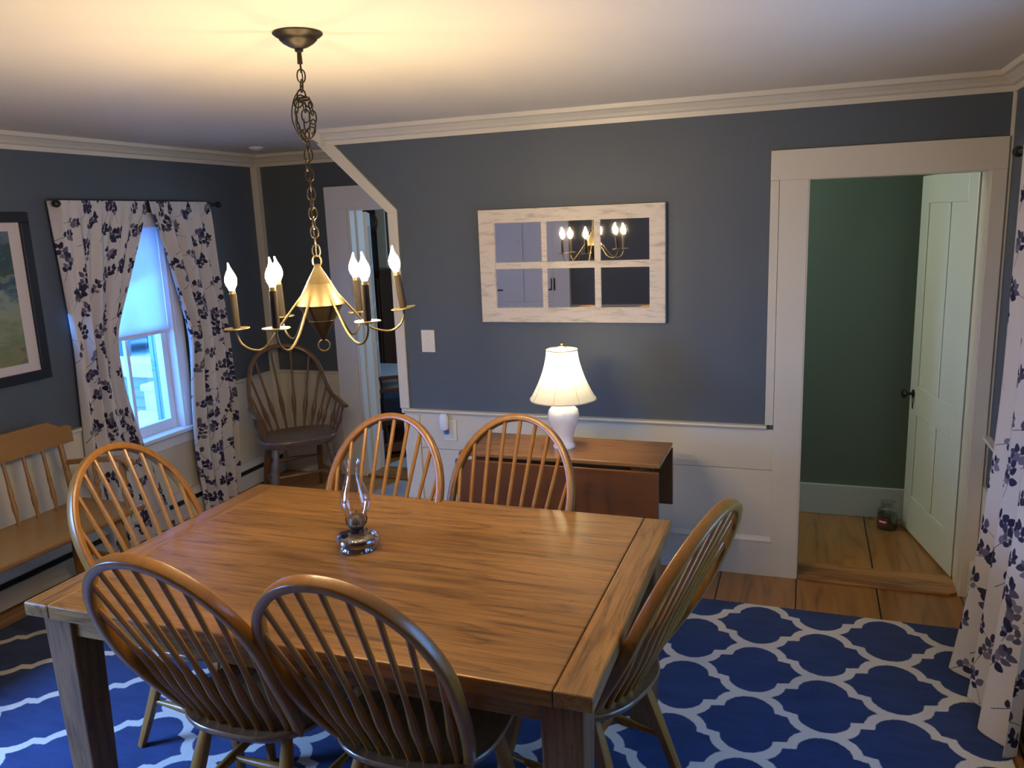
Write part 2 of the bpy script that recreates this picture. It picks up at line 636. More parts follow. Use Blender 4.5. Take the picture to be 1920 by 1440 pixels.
# left wall with two window holes
WY0, WY1, WZ0, WZ1 = 3.34, 4.01, 0.585, 1.86      # visible window opening
AY0, AY1 = 0.26, 0.98                              # near window (out of frame)
w = MB()
w.box(LX - WT, LX, BY - WT, AY0, 0, H)
w.box(LX - WT, LX, AY0, AY1, 0, WZ0).box(LX - WT, LX, AY0, AY1, WZ1, H)
w.box(LX - WT, LX, AY1, WY0, 0, H)
w.box(LX - WT, LX, WY0, WY1, 0, WZ0).box(LX - WT, LX, WY0, WY1, WZ1, H)
w.box(LX - WT, LX, WY1, FY + WT, 0, H)
struct('wall_left', w, BLUE, 'slate blue left wall with the curtained window', 'wall')

# mirror wall: solid part with sloping upper left edge, doorway at right
OX0, OX1, OZ = 0.0, 0.712, 1.932
w = MB()
w.prism([(-2.12, 0), (OX0, 0), (OX0, H), (-2.60, H), (-2.60, 2.29), (-2.12, 1.868)], lambda u, v, t: (u, t, v), D, D + WT)
w.box(OX0, OX1, D, D + WT, OZ, H)
w.box(OX1, RX + 0.0, D, D + WT, 0, H)
struct('wall_back', w, BLUE, 'slate blue wall that carries the six-pane mirror', 'wall')

# far wall (left recess) with doorway
FX0, FX1, FZ = -2.985, -2.12, 1.925
w = MB()
w.box(LX - WT, FX0, FY, FY + WT, 0, H).box(FX0, FX1, FY, FY + WT, FZ, H).box(FX1, -1.3, FY, FY + WT, 0, H)
struct('wall_far', w, BLUE, 'slate blue recess wall beside the far doorway', 'wall')
# recess right side
struct('wall_recess', MB().box(-1.40, -1.30, D + WT, FY, 0, H), BLUE, 'side wall of the recess hidden behind the mirror wall', 'wall')
# hall behind right doorway
w = MB().box(-1.7, 1.02, 4.955, 5.05, 0, H)
struct('wall_hall', w, GREEN, 'green hallway wall seen through the right doorway', 'wall')
w = MB().box(0.90, 1.02, D + WT, 4.955, 0, H)
struct('wall_hall_side', w, GREEN, 'green hallway side wall behind the open door', 'wall')

# right wall with window hole
BY0, BY1 = 1.76, 2.48
w = MB()
w.box(RX, RX + WT, BY - WT, BY0, 0, H).box(RX, RX + WT, BY0, BY1, 0, WZ0).box(RX, RX + WT, BY0, BY1, WZ1, H)
w.box(RX, RX + WT, BY1, D + WT, 0, H)
struct('wall_right', w, BLUE, 'slate blue right wall behind the right curtain', 'wall')
# rear wall behind the camera with window hole
CX0, CX1 = -0.36, 0.36
w = MB()
w.box(LX - WT, RX + WT, BY - WT, BY, 0, H)
struct('wall_rear', w, BLUE, 'slate blue wall behind the camera seen only in the mirror', 'wall')

# far room shell
struct('wall_far_room_back', MB().box(-4.42, -1.2, 7.02, 7.1, 0, H), BLUE, 'blue grey back wall of the room beyond the far doorway', 'wall')
struct('wall_far_room_left', MB().box(-4.42, -4.32, FY + WT, 7.02, 0, H).box(-4.42, LX - WT, FY, FY + WT, 0, H), BLUE, 'blue grey left wall of the room beyond the far doorway', 'wall')
struct('wall_far_room_right', MB().box(-1.3, -1.2, FY + WT, 7.02, 0, H), BLUE, 'blue grey right wall of the room beyond the far doorway', 'wall')

# ---- crown
CP = [(0, CR), (0.010, CR), (0.014, 2.262), (0.030, 2.268), (0.040, 2.280), (0.060, 2.296), (0.074, 2.300), (0.080, H), (0, H)]
m = MB().prism(CP, lambda u, v, t: (t, D - u, v), -2.50, RX)
m.prism([(-2.50, CR), (-2.50, H), (-2.62, H)], lambda u, v, t: (u, t, v), D - 0.06, D)
struct('trim_1', m, CREAM, 'cream crown moulding above the mirror wall', 'moulding')
struct('trim_2', MB().prism(CP, lambda u, v, t: (LX + u, t, v), BY, FY), CREAM, 'cream crown moulding along the left wall', 'moulding')
struct('trim_3', MB().prism(CP, lambda u, v, t: (t, FY - u, v), LX, -1.4), CREAM, 'cream crown moulding in the recess', 'moulding')
struct('trim_4', MB().prism(CP, lambda u, v, t: (RX - u, t, v), BY, D), CREAM, 'cream crown moulding along the right wall', 'moulding')
struct('trim_5', MB().prism(CP, lambda u, v, t: (t, BY + u, v), LX, RX), CREAM, 'cream crown moulding on the rear wall', 'moulding')

# ---- mirror wall wainscot, rail, base
T = 0.012
m = MB().box(-2.06, -0.125, D - T, D, 0.0, 0.55).box(-2.06, -0.125, D - T, D, 0.5525, RAIL - 0.02)
struct('trim_6', m, CREAM, 'cream board wainscot under the mirror', 'wainscot', 0.001)
RP = [(0, RAIL - 0.034), (0.010, RAIL - 0.034), (0.012, RAIL - 0.022), (0.024, RAIL - 0.018), (0.030, RAIL - 0.008), (0.026, RAIL), (0, RAIL + 0.002)]
struct('trim_7', MB().prism(RP, lambda u, v, t: (t, D - u, v), -2.12, -0.160), CREAM, 'cream chair rail under the mirror', 'chair rail')
BP = [(0, 0), (0.022, 0), (0.022, 0.176), (0.026, 0.178), (0.028, 0.186), (0.020, 0.198), (0.016, 0.206), (0, 0.208)]
struct('baseboard_back', MB().prism(BP, lambda u, v, t: (t, D - u, v), -2.06, -0.125), CREAM, 'cream baseboard under the mirror wall', 'baseboard')
# ---- mirror wall end: pilaster, diagonal edge trim
m = MB().box(-2.128, -2.03, D - 0.022, D + WT + 0.01, 0, RAIL - 0.03)
m.box(-2.150, -2.121, D, D + WT + 0.01, RAIL - 0.029, 1.866)
m.box(-2.150, -2.093, D - 0.014, D - 0.0005, RAIL + 0.003, 1.866)
struct('trim_8', m, CREAM, 'cream end board of the mirror wall beside the recess', 'trim', 0.002)
# sloped strip
ax, az = -2.093, 1.880; bx, bz = -2.46, 2.245
m = MB().prism([(-2.150, 1.8665), (-2.093, 1.8665), (-2.093, 1.880), (-2.450, 2.240), (-2.560, 2.255)], lambda u, v, t: (u, t, v), D - 0.014, D + WT + 0.01)
struct('trim_9', m, CREAM, 'cream sloping edge trim running up to the ceiling', 'trim', 0.001)

# ---- left wall wainscot
m = MB().box(LX, LX + T, BY, WY0 - 0.10, 0, RAIL - 0.02).box(LX, LX + T, WY1 + 0.10, FY, 0, RAIL - 0.02)
m.box(LX, LX + T, WY0 - 0.10, WY1 + 0.10, 0, 0.545)
struct('trim_10', m, CREAM, 'cream wainscot of the left wall', 'wainscot', 0.001)
m = MB().prism(RP, lambda u, v, t: (LX + u, t, v), BY, WY0 - 0.105).prism(RP, lambda u, v, t: (LX + u, t, v), WY1 + 0.105, FY - 0.06)
struct('trim_11', m, CREAM, 'cream chair rail of the left wall', 'chair rail')
# recess wainscot: boards with fine grooves
m = MB()
xs = [-3.68, -3.60, -3.46, -3.32, -3.165]
for a, b in zip(xs[:-1], xs[1:]):
    m.box(a + 0.0012, b - 0.0012, FY - T, FY, 0.1, RAIL - 0.02)
m.box(-3.733, -3.165, FY - 0.018, FY, 0, 0.10)
m.box(-2.0, -1.4, FY - T, FY, 0, RAIL - 0.02)
struct('trim_12', m, CREAM, 'cream vertical board wainscot in the recess corner', 'wainscot', 0.001)
struct('trim_13', MB().prism(RP, lambda u, v, t: (t, FY - u, v), -3.70, -3.165), CREAM, 'cream chair rail in the recess corner', 'chair rail')
m = MB().box(LX, LX + 0.052, FY - 0.052, FY, 0, CR)
struct('trim_14', m, CREAM, 'cream square corner post left of the recess', 'corner post', 0.004)
m = MB().box(RX - 0.014, RX, D - 0.014, D, 0, CR)
struct('trim_15', m, CREAM, 'thin cream corner bead at the right wall', 'corner bead', 0.002)

# ---- right doorway casing
m = MB().box(-0.128, -0.004, D - 0.022, D, 0, OZ)
m.box(-0.168, 0.775, D - 0.022, D, OZ, 2.064)
m.box(-0.168, -0.130, D - 0.014, D, RAIL + 0.004, OZ)
m.box(OX1 + 0.004, 0.775, D - 0.022, D, 0, OZ)
# jambs
m.box(OX0 - 0.016, OX0 + 0.002, D - 0.020, D + WT + 0.005, 0, OZ)
m.box(OX1 - 0.002, OX1 + 0.016, D - 0.020, D + WT + 0.005, 0, OZ)
m.box(OX0, OX1, D - 0.018, D + WT + 0.005, OZ - 0.004, OZ + 0.014)
struct('trim_16', m, CREAM, 'cream casing around the right doorway', 'door casing', 0.002)
m = MB().box(OX1 + 0.028, OX1 + 0.030, D - 0.0235, D - 0.021, 0.2, 1.60)
# threshold with clipped front corners
m = MB().prism([(0.002, D + 0.17), (0.002, D - 0.01), (0.045, D - 0.035), (0.675, D - 0.035), (0.710, D - 0.01), (0.710, D + 0.17)], lambda u, v, t: (u, v, t), 0.0, 0.016)
struct('trim_17', m, THRESH, 'worn oak threshold board in the right doorway', 'threshold', 0.004)
# hall base
m = MB().box(-1.6, 0.9, 4.935, 4.955, 0, 0.185)
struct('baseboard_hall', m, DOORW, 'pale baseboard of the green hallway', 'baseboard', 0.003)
# baseboard piece on right wall
m = MB().box(RX - 0.05, RX, -1.2, D - 0.03, 0, 0.195)
struct('baseboard_right', m, CREAM, 'cream baseboard along the right wall', 'baseboard', 0.02)
m = MB().prism(RP, lambda u, v, t: (RX - u, t, v), BY, BY0 - 0.1).prism(RP, lambda u, v, t: (RX - u, t, v), BY1 + 0.1, D - 0.02)
struct('trim_18', m, CREAM, 'cream chair rail of the right wall', 'chair rail')
m = MB().box(RX - T, RX, BY, D, 0.0, 0.545)
struct('trim_19', m, CREAM, 'cream wainscot of the right wall', 'wainscot')
m = MB().box(-1.9, RX, BY, BY + T, 0.0, 0.545).prism(RP, lambda u, v, t: (t, BY + u, v), -2.1, CX0 - 0.1)
struct('trim_20', m, CREAM, 'cream wainscot and rail behind the camera', 'wainscot')

# ---- far doorway casing
m = MB().box(-3.165, -3.000, FY - 0.022, FY, 0, FZ).box(-3.165, -2.0, FY - 0.022, FY, FZ, 2.075)
m.box(-3.000, -2.975, FY - 0.016, FY + WT + 0.01, 0, FZ)                 # jamb
m.box(-2.990, -2.960, FY + 0.055, FY + WT + 0.01, 0, FZ - 0.0)            # stop
m.box(-3.000, FX1, FY - 0.012, FY + WT + 0.01, FZ - 0.016, FZ + 0.004)
m.box(FX1 - 0.02, FX1 + 0.1, FY - 0.02, FY + WT, 0, FZ)
struct('trim_21', m, WHITE, 'white casing of the far doorway', 'door casing', 0.003)
m = MB().box(-2.98, FX1, FY - 0.03, FY + 0.16, 0, 0.018)
struct('trim_22', m, THRESH, 'oak threshold of the far doorway', 'threshold', 0.004)


# ------------------------------------------------------------------ windows
def window(name, label, fn, ya, yb, z0, z1, with_shade):
    """fn(a, d, z): a along wall, d outward depth from the inner wall face (negative = into the room)"""
    def bx(mb, a0, a1, d0, d1, za, zb):
        P = [fn(a, d, z) for a in (a0, a1) for d in (d0, d1) for z in (za, zb)]
        xs = [p[0] for p in P]; ys = [p[1] for p in P]; zs = [p[2] for p in P]
        return mb.box(min(xs), max(xs), min(ys), max(ys), min(zs), max(zs))
    root = thing(name, label, 'window')
    root['kind'] = 'structure'
    c = MB()
    w_ = 0.07
    bx(c, ya - w_, ya, -0.022, 0, z0, z1 + w_)
    bx(c, yb, yb + w_, -0.022, 0, z0, z1 + w_)
    bx(c, ya, yb, -0.022, 0, z1, z1 + w_)
    # jamb lining
    bx(c, ya - 0.002, ya + 0.018, -0.018, WT + 0.01, z0, z1)
    bx(c, yb - 0.018, yb + 0.002, -0.018, WT + 0.01, z0, z1)
    bx(c, ya, yb, -0.018, WT + 0.01, z1 - 0.018, z1)
    c.build('window_casing', WHITE, root, 0.003)
    s_ = MB()
    bx(s_, ya - w_ - 0.02, yb + w_ + 0.02, -0.055, 0.06, z0 - 0.024, z0 + 0.002)
    bx(s_, ya - w_, yb + w_, -0.020, 0, z0 - 0.10, z0 - 0.024)
    s_.build('window_sill', WHITE, root, 0.005)
    zm = (z0 + z1) / 2 + 0.0
    A0, A1 = ya + 0.018, yb - 0.018
    st = 0.046
    for nm, d0, za, zb in (('lower_sash', 0.045, z0, zm + 0.02), ('upper_sash', 0.082, zm - 0.02, z1 - 0.018)):
        q = MB()
        bx(q, A0, A0 + st, d0, d0 + 0.034, za, zb)
        bx(q, A1 - st, A1, d0, d0 + 0.034, za, zb)
        zr_ = za + (0.065 if nm == 'lower_sash' else 0.035)
        bx(q, A0 + st, A1 - st, d0 + 0.0005, d0 + 0.0335, za, zr_)
        bx(q, A0 + st, A1 - st, d0 + 0.0005, d0 + 0.0335, zb - 0.035, zb)
        mid = (A0 + A1) / 2
        bx(q, mid - 0.012, mid + 0.012, d0 + 0.004, d0 + 0.030, zr_, zb - 0.035)
        so = q.build(nm, WHITE, root, 0.003)
        g = MB()
        bx(g, A0 + st - 0.004, A1 - st + 0.004, d0 + 0.015, d0 + 0.018, za + 0.02, zb - 0.02)
        g.build('pane', PANE, so)
    if with_shade:
        sh = MB()
        bx(sh, A0 + 0.004, A1 - 0.004, 0.022, 0.0235, zm - 0.035 + 0.02, z1 - 0.02)
        so = sh.build('roller_shade', ROLLER, root)
        hb = MB()
        bx(hb, A0 + 0.004, A1 - 0.004, 0.016, 0.030, zm - 0.045 + 0.02, zm - 0.022 + 0.02)
        hb.build('shade_hem_bar', WHITE, so, 0.003)
    return root


window('window_1', 'white framed window with half-drawn roller shade on the left wall', lambda a, d, z: (LX - d, a, z), WY0, WY1, WZ0, WZ1, True)
window('window_2', 'white framed window of the left wall nearer the camera', lambda a, d, z: (LX - d, a, z), AY0, AY1, WZ0, WZ1, False)
window('window_3', 'white framed window of the right wall behind its curtains', lambda a, d, z: (RX + d, a, z), BY0, BY1, WZ0, WZ1, False)

# ------------------------------------------------------------------ open white panel door in the right doorway
root = thing('door_1', 'open white four-panel door in the right doorway', 'door', (0.722, 4.155, 0))
root['kind'] = 'structure'
fx, fy = 0.575, 4.837
ang = math.atan2(fy - 4.155, fx - 0.722)
root.rotation_euler = (0, 0, ang)
Ld = math.hypot(fy - 4.155, fx - 0.722)
m = MB()
th = 0.036
# local x along door, local y thickness: +y local faces -X world (toward viewer)
zt, zb_ = 1.945, 0.012
st = 0.105
cols = [(st, Ld / 2 - 0.04), (Ld / 2 + 0.04, Ld - st)]
rows = [(0.22, 0.68), (0.84, zt - 0.14)]
m.box(0, Ld, -th / 2 + 0.008, th / 2 - 0.008, zb_, zt)
for s_ in (-1, 1):
    y0, y1 = (th / 2 - 0.008, th / 2) if s_ > 0 else (-th / 2, -th / 2 + 0.008)
    m.box(0, st, y0, y1, zb_, zt).box(Ld - st, Ld, y0, y1, zb_, zt)
    m.box(st, Ld - st, y0, y1, zb_, rows[0][0]).box(st, Ld - st, y0, y1, rows[0][1], rows[1][0]).box(st, Ld - st, y0, y1, rows[1][1], zt)
    for ra, rb2 in rows:
        m.box(Ld / 2 - 0.04, Ld / 2 + 0.04, y0, y1, ra, rb2)
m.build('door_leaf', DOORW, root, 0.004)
k = MB()
for s_ in (-1, 1):
    c = Vector((Ld - 0.055, 0, 0.79))
    yb = s_ * th / 2
    k.tube([(c.x, yb, c.z), (c.x, yb + s_ * 0.004, c.z)], [0.024, 0.022], 20)
    k.tube([(c.x, yb, c.z), (c.x, yb + s_ * 0.035, c.z)], 0.008, 12)
    k.tube([(c.x, yb + s_ * 0.030, c.z), (c.x, yb + s_ * 0.036, c.z), (c.x, yb + s_ * 0.048, c.z), (c.x, yb + s_ * 0.058, c.z), (c.x, yb + s_ * 0.062, c.z)],
           [0.010, 0.022, 0.027, 0.022, 0.008], 20)
    k.box(c.x - 0.006, c.x + 0.006, min(yb, yb + s_ * 0.003), max(yb, yb + s_ * 0.003), c.z - 0.085, c.z - 0.05)
k.build('door_knob', BLACK, root)

# ------------------------------------------------------------------ far room things
root = thing('door_2', 'white glazed door standing open in the far doorway', 'door')
root['kind'] = 'structure'
hx, hy = -2.955, 5.12
ang2 = math.radians(118)
root.location = (hx, hy, 0)
root.rotation_euler = (0, 0, ang2)
L2 = 0.80
m = MB()
m.box(0, 0.10, -0.017, 0.017, 0.01, 1.90).box(L2 - 0.10, L2, -0.017, 0.017, 0.01, 1.90)
m.box(0.1, L2 - 0.1, -0.017, 0.017, 1.80, 1.90).box(0.1, L2 - 0.1, -0.017, 0.017, 0.01, 0.24)
for q in range(1, 5):
    z = 0.24 + (1.80 - 0.24) * q / 5
    m.box(0.1, L2 - 0.1, -0.013, 0.013, z - 0.012, z + 0.012)
for q in (1,):
    x = 0.1 + (L2 - 0.2) * q / 2
    m.box(x - 0.011, x + 0.011, -0.013, 0.013, 0.24, 1.80)
m.build('door_frame', WHITE, root, 0.002)
MB().box(0.09, L2 - 0.09, -0.003, 0.003, 0.23, 1.81).build('pane', thin_glass('door_glass', (0.30, 0.36, 0.46), 0.4, 0.0, 0.05), root)

# casing on the far room's back wall
m = MB().box(-3.915, -3.82, 7.0, 7.02, 0, H)
struct('trim_23', m, CREAM, 'cream vertical trim on the far room wall', 'trim', 0.002)
# wall clock
ck = thing('wall_clock', 'round dark wooden wall clock seen through the far doorway', 'clock', (-4.03, 7.015, 1.83))
q = MB()
q.tube([(0, 0, 0), (0, -0.035, 0), (0, -0.05, 0)], [0.135, 0.135, 0.115], 36)
q.build('clock_case', DARKW, ck)
MB().tube([(0, -0.049, 0), (0, -0.054, 0)], [0.108, 0.108], 36).build('clock_dial', paint('clock_dial_paper', (0.12, 0.115, 0.105), 0.5, 0, 1, 0.02), ck)
q = MB().beam((0, -0.056, 0), (0.055, -0.056, -0.05), 0.006, 0.003, up=(0, 1, 0)).beam((0, -0.057, 0), (-0.03, -0.057, 0.03), 0.007, 0.003, up=(0, 1, 0))
q.build('clock_hand', BLACK, ck)
# dark tall cabinet
cb = thing('tall_cabinet', 'tall dark brown wooden cabinet against the far room wall', 'cabinet', (-3.90, 6.80, 0))
q = MB().box(-0.25, 0.205, -0.19, 0.19, 0.06, 1.36).box(-0.27, 0.225, -0.21, 0.20, 1.36, 1.40).box(-0.27, 0.225, -0.21, 0.20, 0.0, 0.06)
q.build('body', DARKW, cb, 0.003)
q = MB().box(-0.23, -0.03, -0.205, -0.19, 0.10, 1.32)
dq = q.build('cabinet_door', DARKW, cb, 0.003)
q = MB().box(-0.015, 0.185, -0.205, -0.19, 0.10, 1.32)
dq = q.build('cabinet_door', DARKW, cb, 0.003)

# spindle settle seen through the far doorway
st_ = thing('spindle_settle', 'small dark wooden spindle settle with navy cushion beyond the far doorway', 'settle', (-3.03, 5.66, 0), math.radians(38))
q = MB()
for z in (0.645, 0.545):
    q.beam((-0.22, -0.2, z), (0.24, -0.2, z), 0.030, 0.026)
q.build('back_rail', REDW, st_, 0.006)
for x in (-0.20, -0.06, 0.08, 0.22):
    MB().tube([(x * 1.0 + 0.03, -0.19, 0.12), (x, -0.2, 0.65)], [0.011, 0.009], 8).build('spindle', DARKW, st_)
for x in (-0.21, 0.23):
    for y in (-0.19, 0.24):
        MB().tube([(x, y, 0.0), (x, y, 0.30)], [0.014, 0.018], 10).build('leg', DARKW, st_)
MB().box(-0.24, 0.26, -0.205, 0.26, 0.27, 0.31).build('seat', DARKW, st_, 0.006)
MB().box(-0.235, 0.255, -0.215, 0.255, 0.055, 0.125).build('apron', REDW, st_, 0.004)
MB().box(-0.22, 0.24, -0.17, 0.25, 0.31, 0.47).build('seat_cushion', NAVY, st_, 0.035, 4)
# bed / table with pale cloth behind
bd = thing('low_table', 'low table under a pale patterned cloth in the far room', 'table', (-3.56, 6.28, 0))
for x in (-0.38, 0.38):
    for y in (-0.23, 0.23):
        MB().box(x - 0.025, x + 0.025, y - 0.025, y + 0.025, 0, 0.50).build('leg', DARKW, bd)
MB().box(-0.42, 0.42, -0.27, 0.27, 0.50, 0.53).build('tabletop', DARKW, bd)
clo = MB()
clo.box(-0.44, 0.44, -0.29, 0.29, 0.531, 0.538).box(-0.44, 0.44, -0.295, -0.288, 0.22, 0.538).box(0.434, 0.441, -0.29, 0.29, 0.22, 0.538)
c_ = clo.build('tablecloth', PALEB, None, 0.002)
c_.location = (-3.56, 6.28, 0)
tag(c_, 'pale blue cloth draped over the low table in the far room', 'tablecloth')


# thin pale slabs stand in for sunlight patches in and beyond far doorway
def sun_patch(name, label, poly, z, matl):
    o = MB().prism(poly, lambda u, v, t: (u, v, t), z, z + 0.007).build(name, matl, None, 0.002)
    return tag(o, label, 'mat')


SUNPATCHM = paint('pale_sun_patch_paint', (0.36, 0.42, 0.50), 0.95, 0.4, 120, 0.25)  # pale tone of the sunlight put into the slab colour
sun_patch('floor_sun_patch', 'pale blue grey slab painted as a sunlight patch on the floor just before the far doorway', [(-2.83, 4.28), (-1.95, 4.28), (-1.95, 4.90), (-2.70, 4.90)], 0.0, SUNPATCHM)
sun_patch('floor_sun_patch', 'pale blue grey slab painted as a sunlight patch on the floor just past the far doorway', [(-2.98, 5.20), (-2.3, 5.20), (-2.3, 5.95), (-2.78, 5.95)], 0.0, SUNPATCHM)

# ------------------------------------------------------------------ baseboard heater on the left wall
ht = thing('baseboard_heater', 'long cream baseboard heater with black slot along the left wall', 'heater')
q = MB()
HP = [(0, 0.012), (0.058, 0.012), (0.060, 0.022), (0.060, 0.115), (0.0, 0.115)]
q.prism(HP, lambda u, v, t: (LX + T + u, t, v), 0.2, FY - 0.08)
q.build('heater_panel', HEATER, ht, 0.002)
q = MB().prism([(0.0, 0.152), (0.0, 0.190), (0.030, 0.190), (0.066, 0.160), (0.066, 0.152)], lambda u, v, t: (LX + T + u, t, v), 0.2, FY - 0.08)
q.build('heater_cover', HEATER, ht, 0.001)
q = MB().box(LX + T, LX + T + 0.048, 0.2, FY - 0.08, 0.115, 0.152)
q.build('heater_slot', BLACK, ht)


# ------------------------------------------------------------------ rug with trellis pattern
def polyline_dist(U, V, pts):
    d = np.full(U.shape, 9.0)
    for (x0, y0), (x1, y1) in zip(pts[:-1], pts[1:]):
        dx, dy = x1 - x0, y1 - y0
        L = dx * dx + dy * dy + 1e-12
        t = np.clip(((U - x0) * dx + (V - y0) * dy) / L, 0, 1)
        ex, ey = np.abs(U - x0 - t * dx), np.abs(V - y0 - t * dy)
        d = np.minimum(d, (ex ** 5 + ey ** 5) ** 0.2)
    return d


PX, PY = 0.255, 0.185
arc = []
aa, bb = 0.104, 0.087
for i in range(11):
    a = PI / 2 * i / 10
    arc.append((aa * math.sin(a), bb * (1 - math.cos(a))))
half = arc + [(PX / 2, PY / 2)]
curve = half + [(PX - x, PY - y) for x, y in reversed(arc)]
ext = [(-x, y) for x, y in reversed(arc[1:4])] + curve + [(2 * PX - x, y) for x, y in reversed(curve[-4:-1])]
RX0, RX1, RY0, RY1 = -3.50, 0.682, 0.56, 3.614
stp = 0.0075
nx = int((RX1 - RX0) / stp); ny = int((RY1 - RY0) / stp)
gx = np.linspace(RX0, RX1, nx); gy = np.linspace(RY0, RY1, ny)
GX, GY = np.meshgrid(gx, gy)
U = np.abs((GX - 0.108 + 0.255) % (2 * PX) - PX)
V = np.abs((GY - 3.426 + 0.185) % (2 * PY) - PY)
dist = np.minimum(polyline_dist(U, V, ext), polyline_dist(U, -V, ext))
dist = np.minimum(dist, polyline_dist(U, 2 * PY - V, ext))
me = bpy.data.meshes.new('rug')
vv = np.stack([GX.ravel(), GY.ravel(), np.full(GX.size, 0.013)], 1)
idx = np.arange(GX.size).reshape(ny, nx)
quads = np.stack([idx[:-1, :-1], idx[:-1, 1:], idx[1:, 1:], idx[1:, :-1]], -1).reshape(-1, 4)
me.from_pydata(vv.tolist(), [], quads.tolist())
# skirt down to the floor
bm = bmesh.new(); bm.from_mesh(me)
ed = [e for e in bm.edges if e.is_boundary]
r_ = bmesh.ops.extrude_edge_only(bm, edges=ed)
for v in [g for g in r_['geom'] if isinstance(g, bmesh.types.BMVert)]:
    v.co.z = 0.0
bm.to_mesh(me); bm.free()
at = me.attributes.new('trellis', 'FLOAT', 'POINT')
vals = np.full(len(me.vertices), 1.0, dtype=np.float32)
vals[:GX.size] = dist.ravel().astype(np.float32)
at.data.foreach_set('value', vals)
m_, t_, b_ = new_mat('blue_trellis_carpet')
an = N(t_, 'ShaderNodeAttribute'); an.attribute_name = 'trellis'
tc = N(t_, 'ShaderNodeTexCoord')
nz = N(t_, 'ShaderNodeTexNoise'); nz.inputs['Scale'].default_value = 60; nz.inputs['Detail'].default_value = 2
t_.links.new(tc.outputs['Object'], nz.inputs['Vector'])
ma = N(t_, 'ShaderNodeMath', operation='MULTIPLY_ADD'); ma.inputs[1].default_value = 0.006
t_.links.new(nz.outputs['Fac'], ma.inputs[0]); t_.links.new(an.outputs['Fac'], ma.inputs[2])
mr = N(t_, 'ShaderNodeMapRange'); mr.inputs['From Min'].default_value = 0.0175; mr.inputs['From Max'].default_value = 0.0215
t_.links.new(ma.outputs[0], mr.inputs['Value'])
n3 = N(t_, 'ShaderNodeTexNoise'); n3.inputs['Scale'].default_value = 5; n3.inputs['Detail'].default_value = 6; n3.inputs['Roughness'].default_value = 0.7
mpp = N(t_, 'ShaderNodeMapping'); mpp.inputs['Scale'].default_value = (1.0, 3.0, 1)
t_.links.new(tc.outputs['Object'], mpp.inputs[0]); t_.links.new(mpp.outputs[0], n3.inputs['Vector'])
rb = N(t_, 'ShaderNodeValToRGB')
rb.color_ramp.elements[0].position = 0.3; rb.color_ramp.elements[0].color = (0.009, 0.025, 0.090, 1)
rb.color_ramp.elements[1].position = 0.75; rb.color_ramp.elements[1].color = (0.020, 0.050, 0.155, 1)
t_.links.new(n3.outputs['Fac'], rb.inputs[0])
mx = N(t_, 'ShaderNodeMix', data_type='RGBA')
mx.inputs[6].default_value = (0.60, 0.56, 0.48, 1)
t_.links.new(mr.outputs[0], mx.inputs[0]); t_.links.new(rb.outputs[0], mx.inputs[7])
t_.links.new(mx.outputs[2], b_.inputs['Base Color'])
b_.inputs['Roughness'].default_value = 1.0
b_.inputs['Specular IOR Level'].default_value = 0.1
b_.inputs['Sheen Weight'].default_value = 0.15
n4 = N(t_, 'ShaderNodeTexNoise'); n4.inputs['Scale'].default_value = 350
t_.links.new(tc.outputs['Object'], n4.inputs['Vector'])
bp = N(t_, 'ShaderNodeBump'); bp.inputs['Strength'].default_value = 0.5; bp.inputs['Distance'].default_value = 0.004
t_.links.new(n4.outputs['Fac'], bp.inputs['Height']); t_.links.new(bp.outputs[0], b_.inputs['Normal'])
me.materials.append(m_)
rug = bpy.data.objects.new('area_rug', me)
COL.objects.link(rug)
tag(rug, 'large navy blue area rug with cream trellis pattern under the table', 'rug')
RUGZ = 0.013

# ------------------------------------------------------------------ dining table
tb = thing('dining_table', 'oak dining table with breadboard ends in the middle of the room', 'table', (-1.27, 2.10, RUGZ))
TX0, TX1, TY0, TY1, TT = -2.120, -0.412, 1.552, 2.655, 0.765
o0 = Vector((-1.27, 2.10, RUGZ))


def loc_build(mb, name, mat, parent, base, bevel=0.0, seg=2):
    mb.v = [(a - base[0], b - base[1], c - base[2]) for a, b, c in mb.v]
    return mb.build(name, mat, parent, bevel, seg)


loc_build(MB().box(TX0 + 0.0955, TX1 - 0.0955, TY0, TY1, TT - 0.043, TT), 'tabletop', TABLE_X, tb, o0, 0.004, 3)
loc_build(MB().box(TX0, TX0 + 0.094, TY0, TY1, TT - 0.043, TT), 'breadboard_end', TABLE_Y, tb, o0, 0.006, 3)
loc_build(MB().box(TX1 - 0.094, TX1, TY0, TY1, TT - 0.043, TT), 'breadboard_end', TABLE_Y, tb, o0, 0.006, 3)
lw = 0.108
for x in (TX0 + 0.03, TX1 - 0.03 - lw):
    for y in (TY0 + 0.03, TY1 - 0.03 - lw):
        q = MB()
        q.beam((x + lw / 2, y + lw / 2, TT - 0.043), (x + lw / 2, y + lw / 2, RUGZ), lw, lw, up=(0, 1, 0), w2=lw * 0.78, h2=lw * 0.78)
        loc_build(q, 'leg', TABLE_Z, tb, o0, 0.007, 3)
a0, a1 = TX0 + 0.03 + lw, TX1 - 0.03 - lw
for y in (TY0 + 0.045, TY1 - 0.045 - 0.022):
    loc_build(MB().box(a0 - 0.005, a1 + 0.005, y, y + 0.022, TT - 0.043 - 0.07, TT - 0.043), 'apron', TABLE_X, tb, o0, 0.003)
for x in (TX0 + 0.045, TX1 - 0.045 - 0.022):
    loc_build(MB().box(x, x + 0.022, TY0 + 0.13, TY1 - 0.13, TT - 0.043 - 0.07, TT - 0.043), 'apron', TABLE_Y, tb, o0, 0.003)

# ------------------------------------------------------------------ hoop back chairs
HA, HA0, HW0, HH, LEAN = 0.250, 0.192, 0.345, 0.657, 0.418


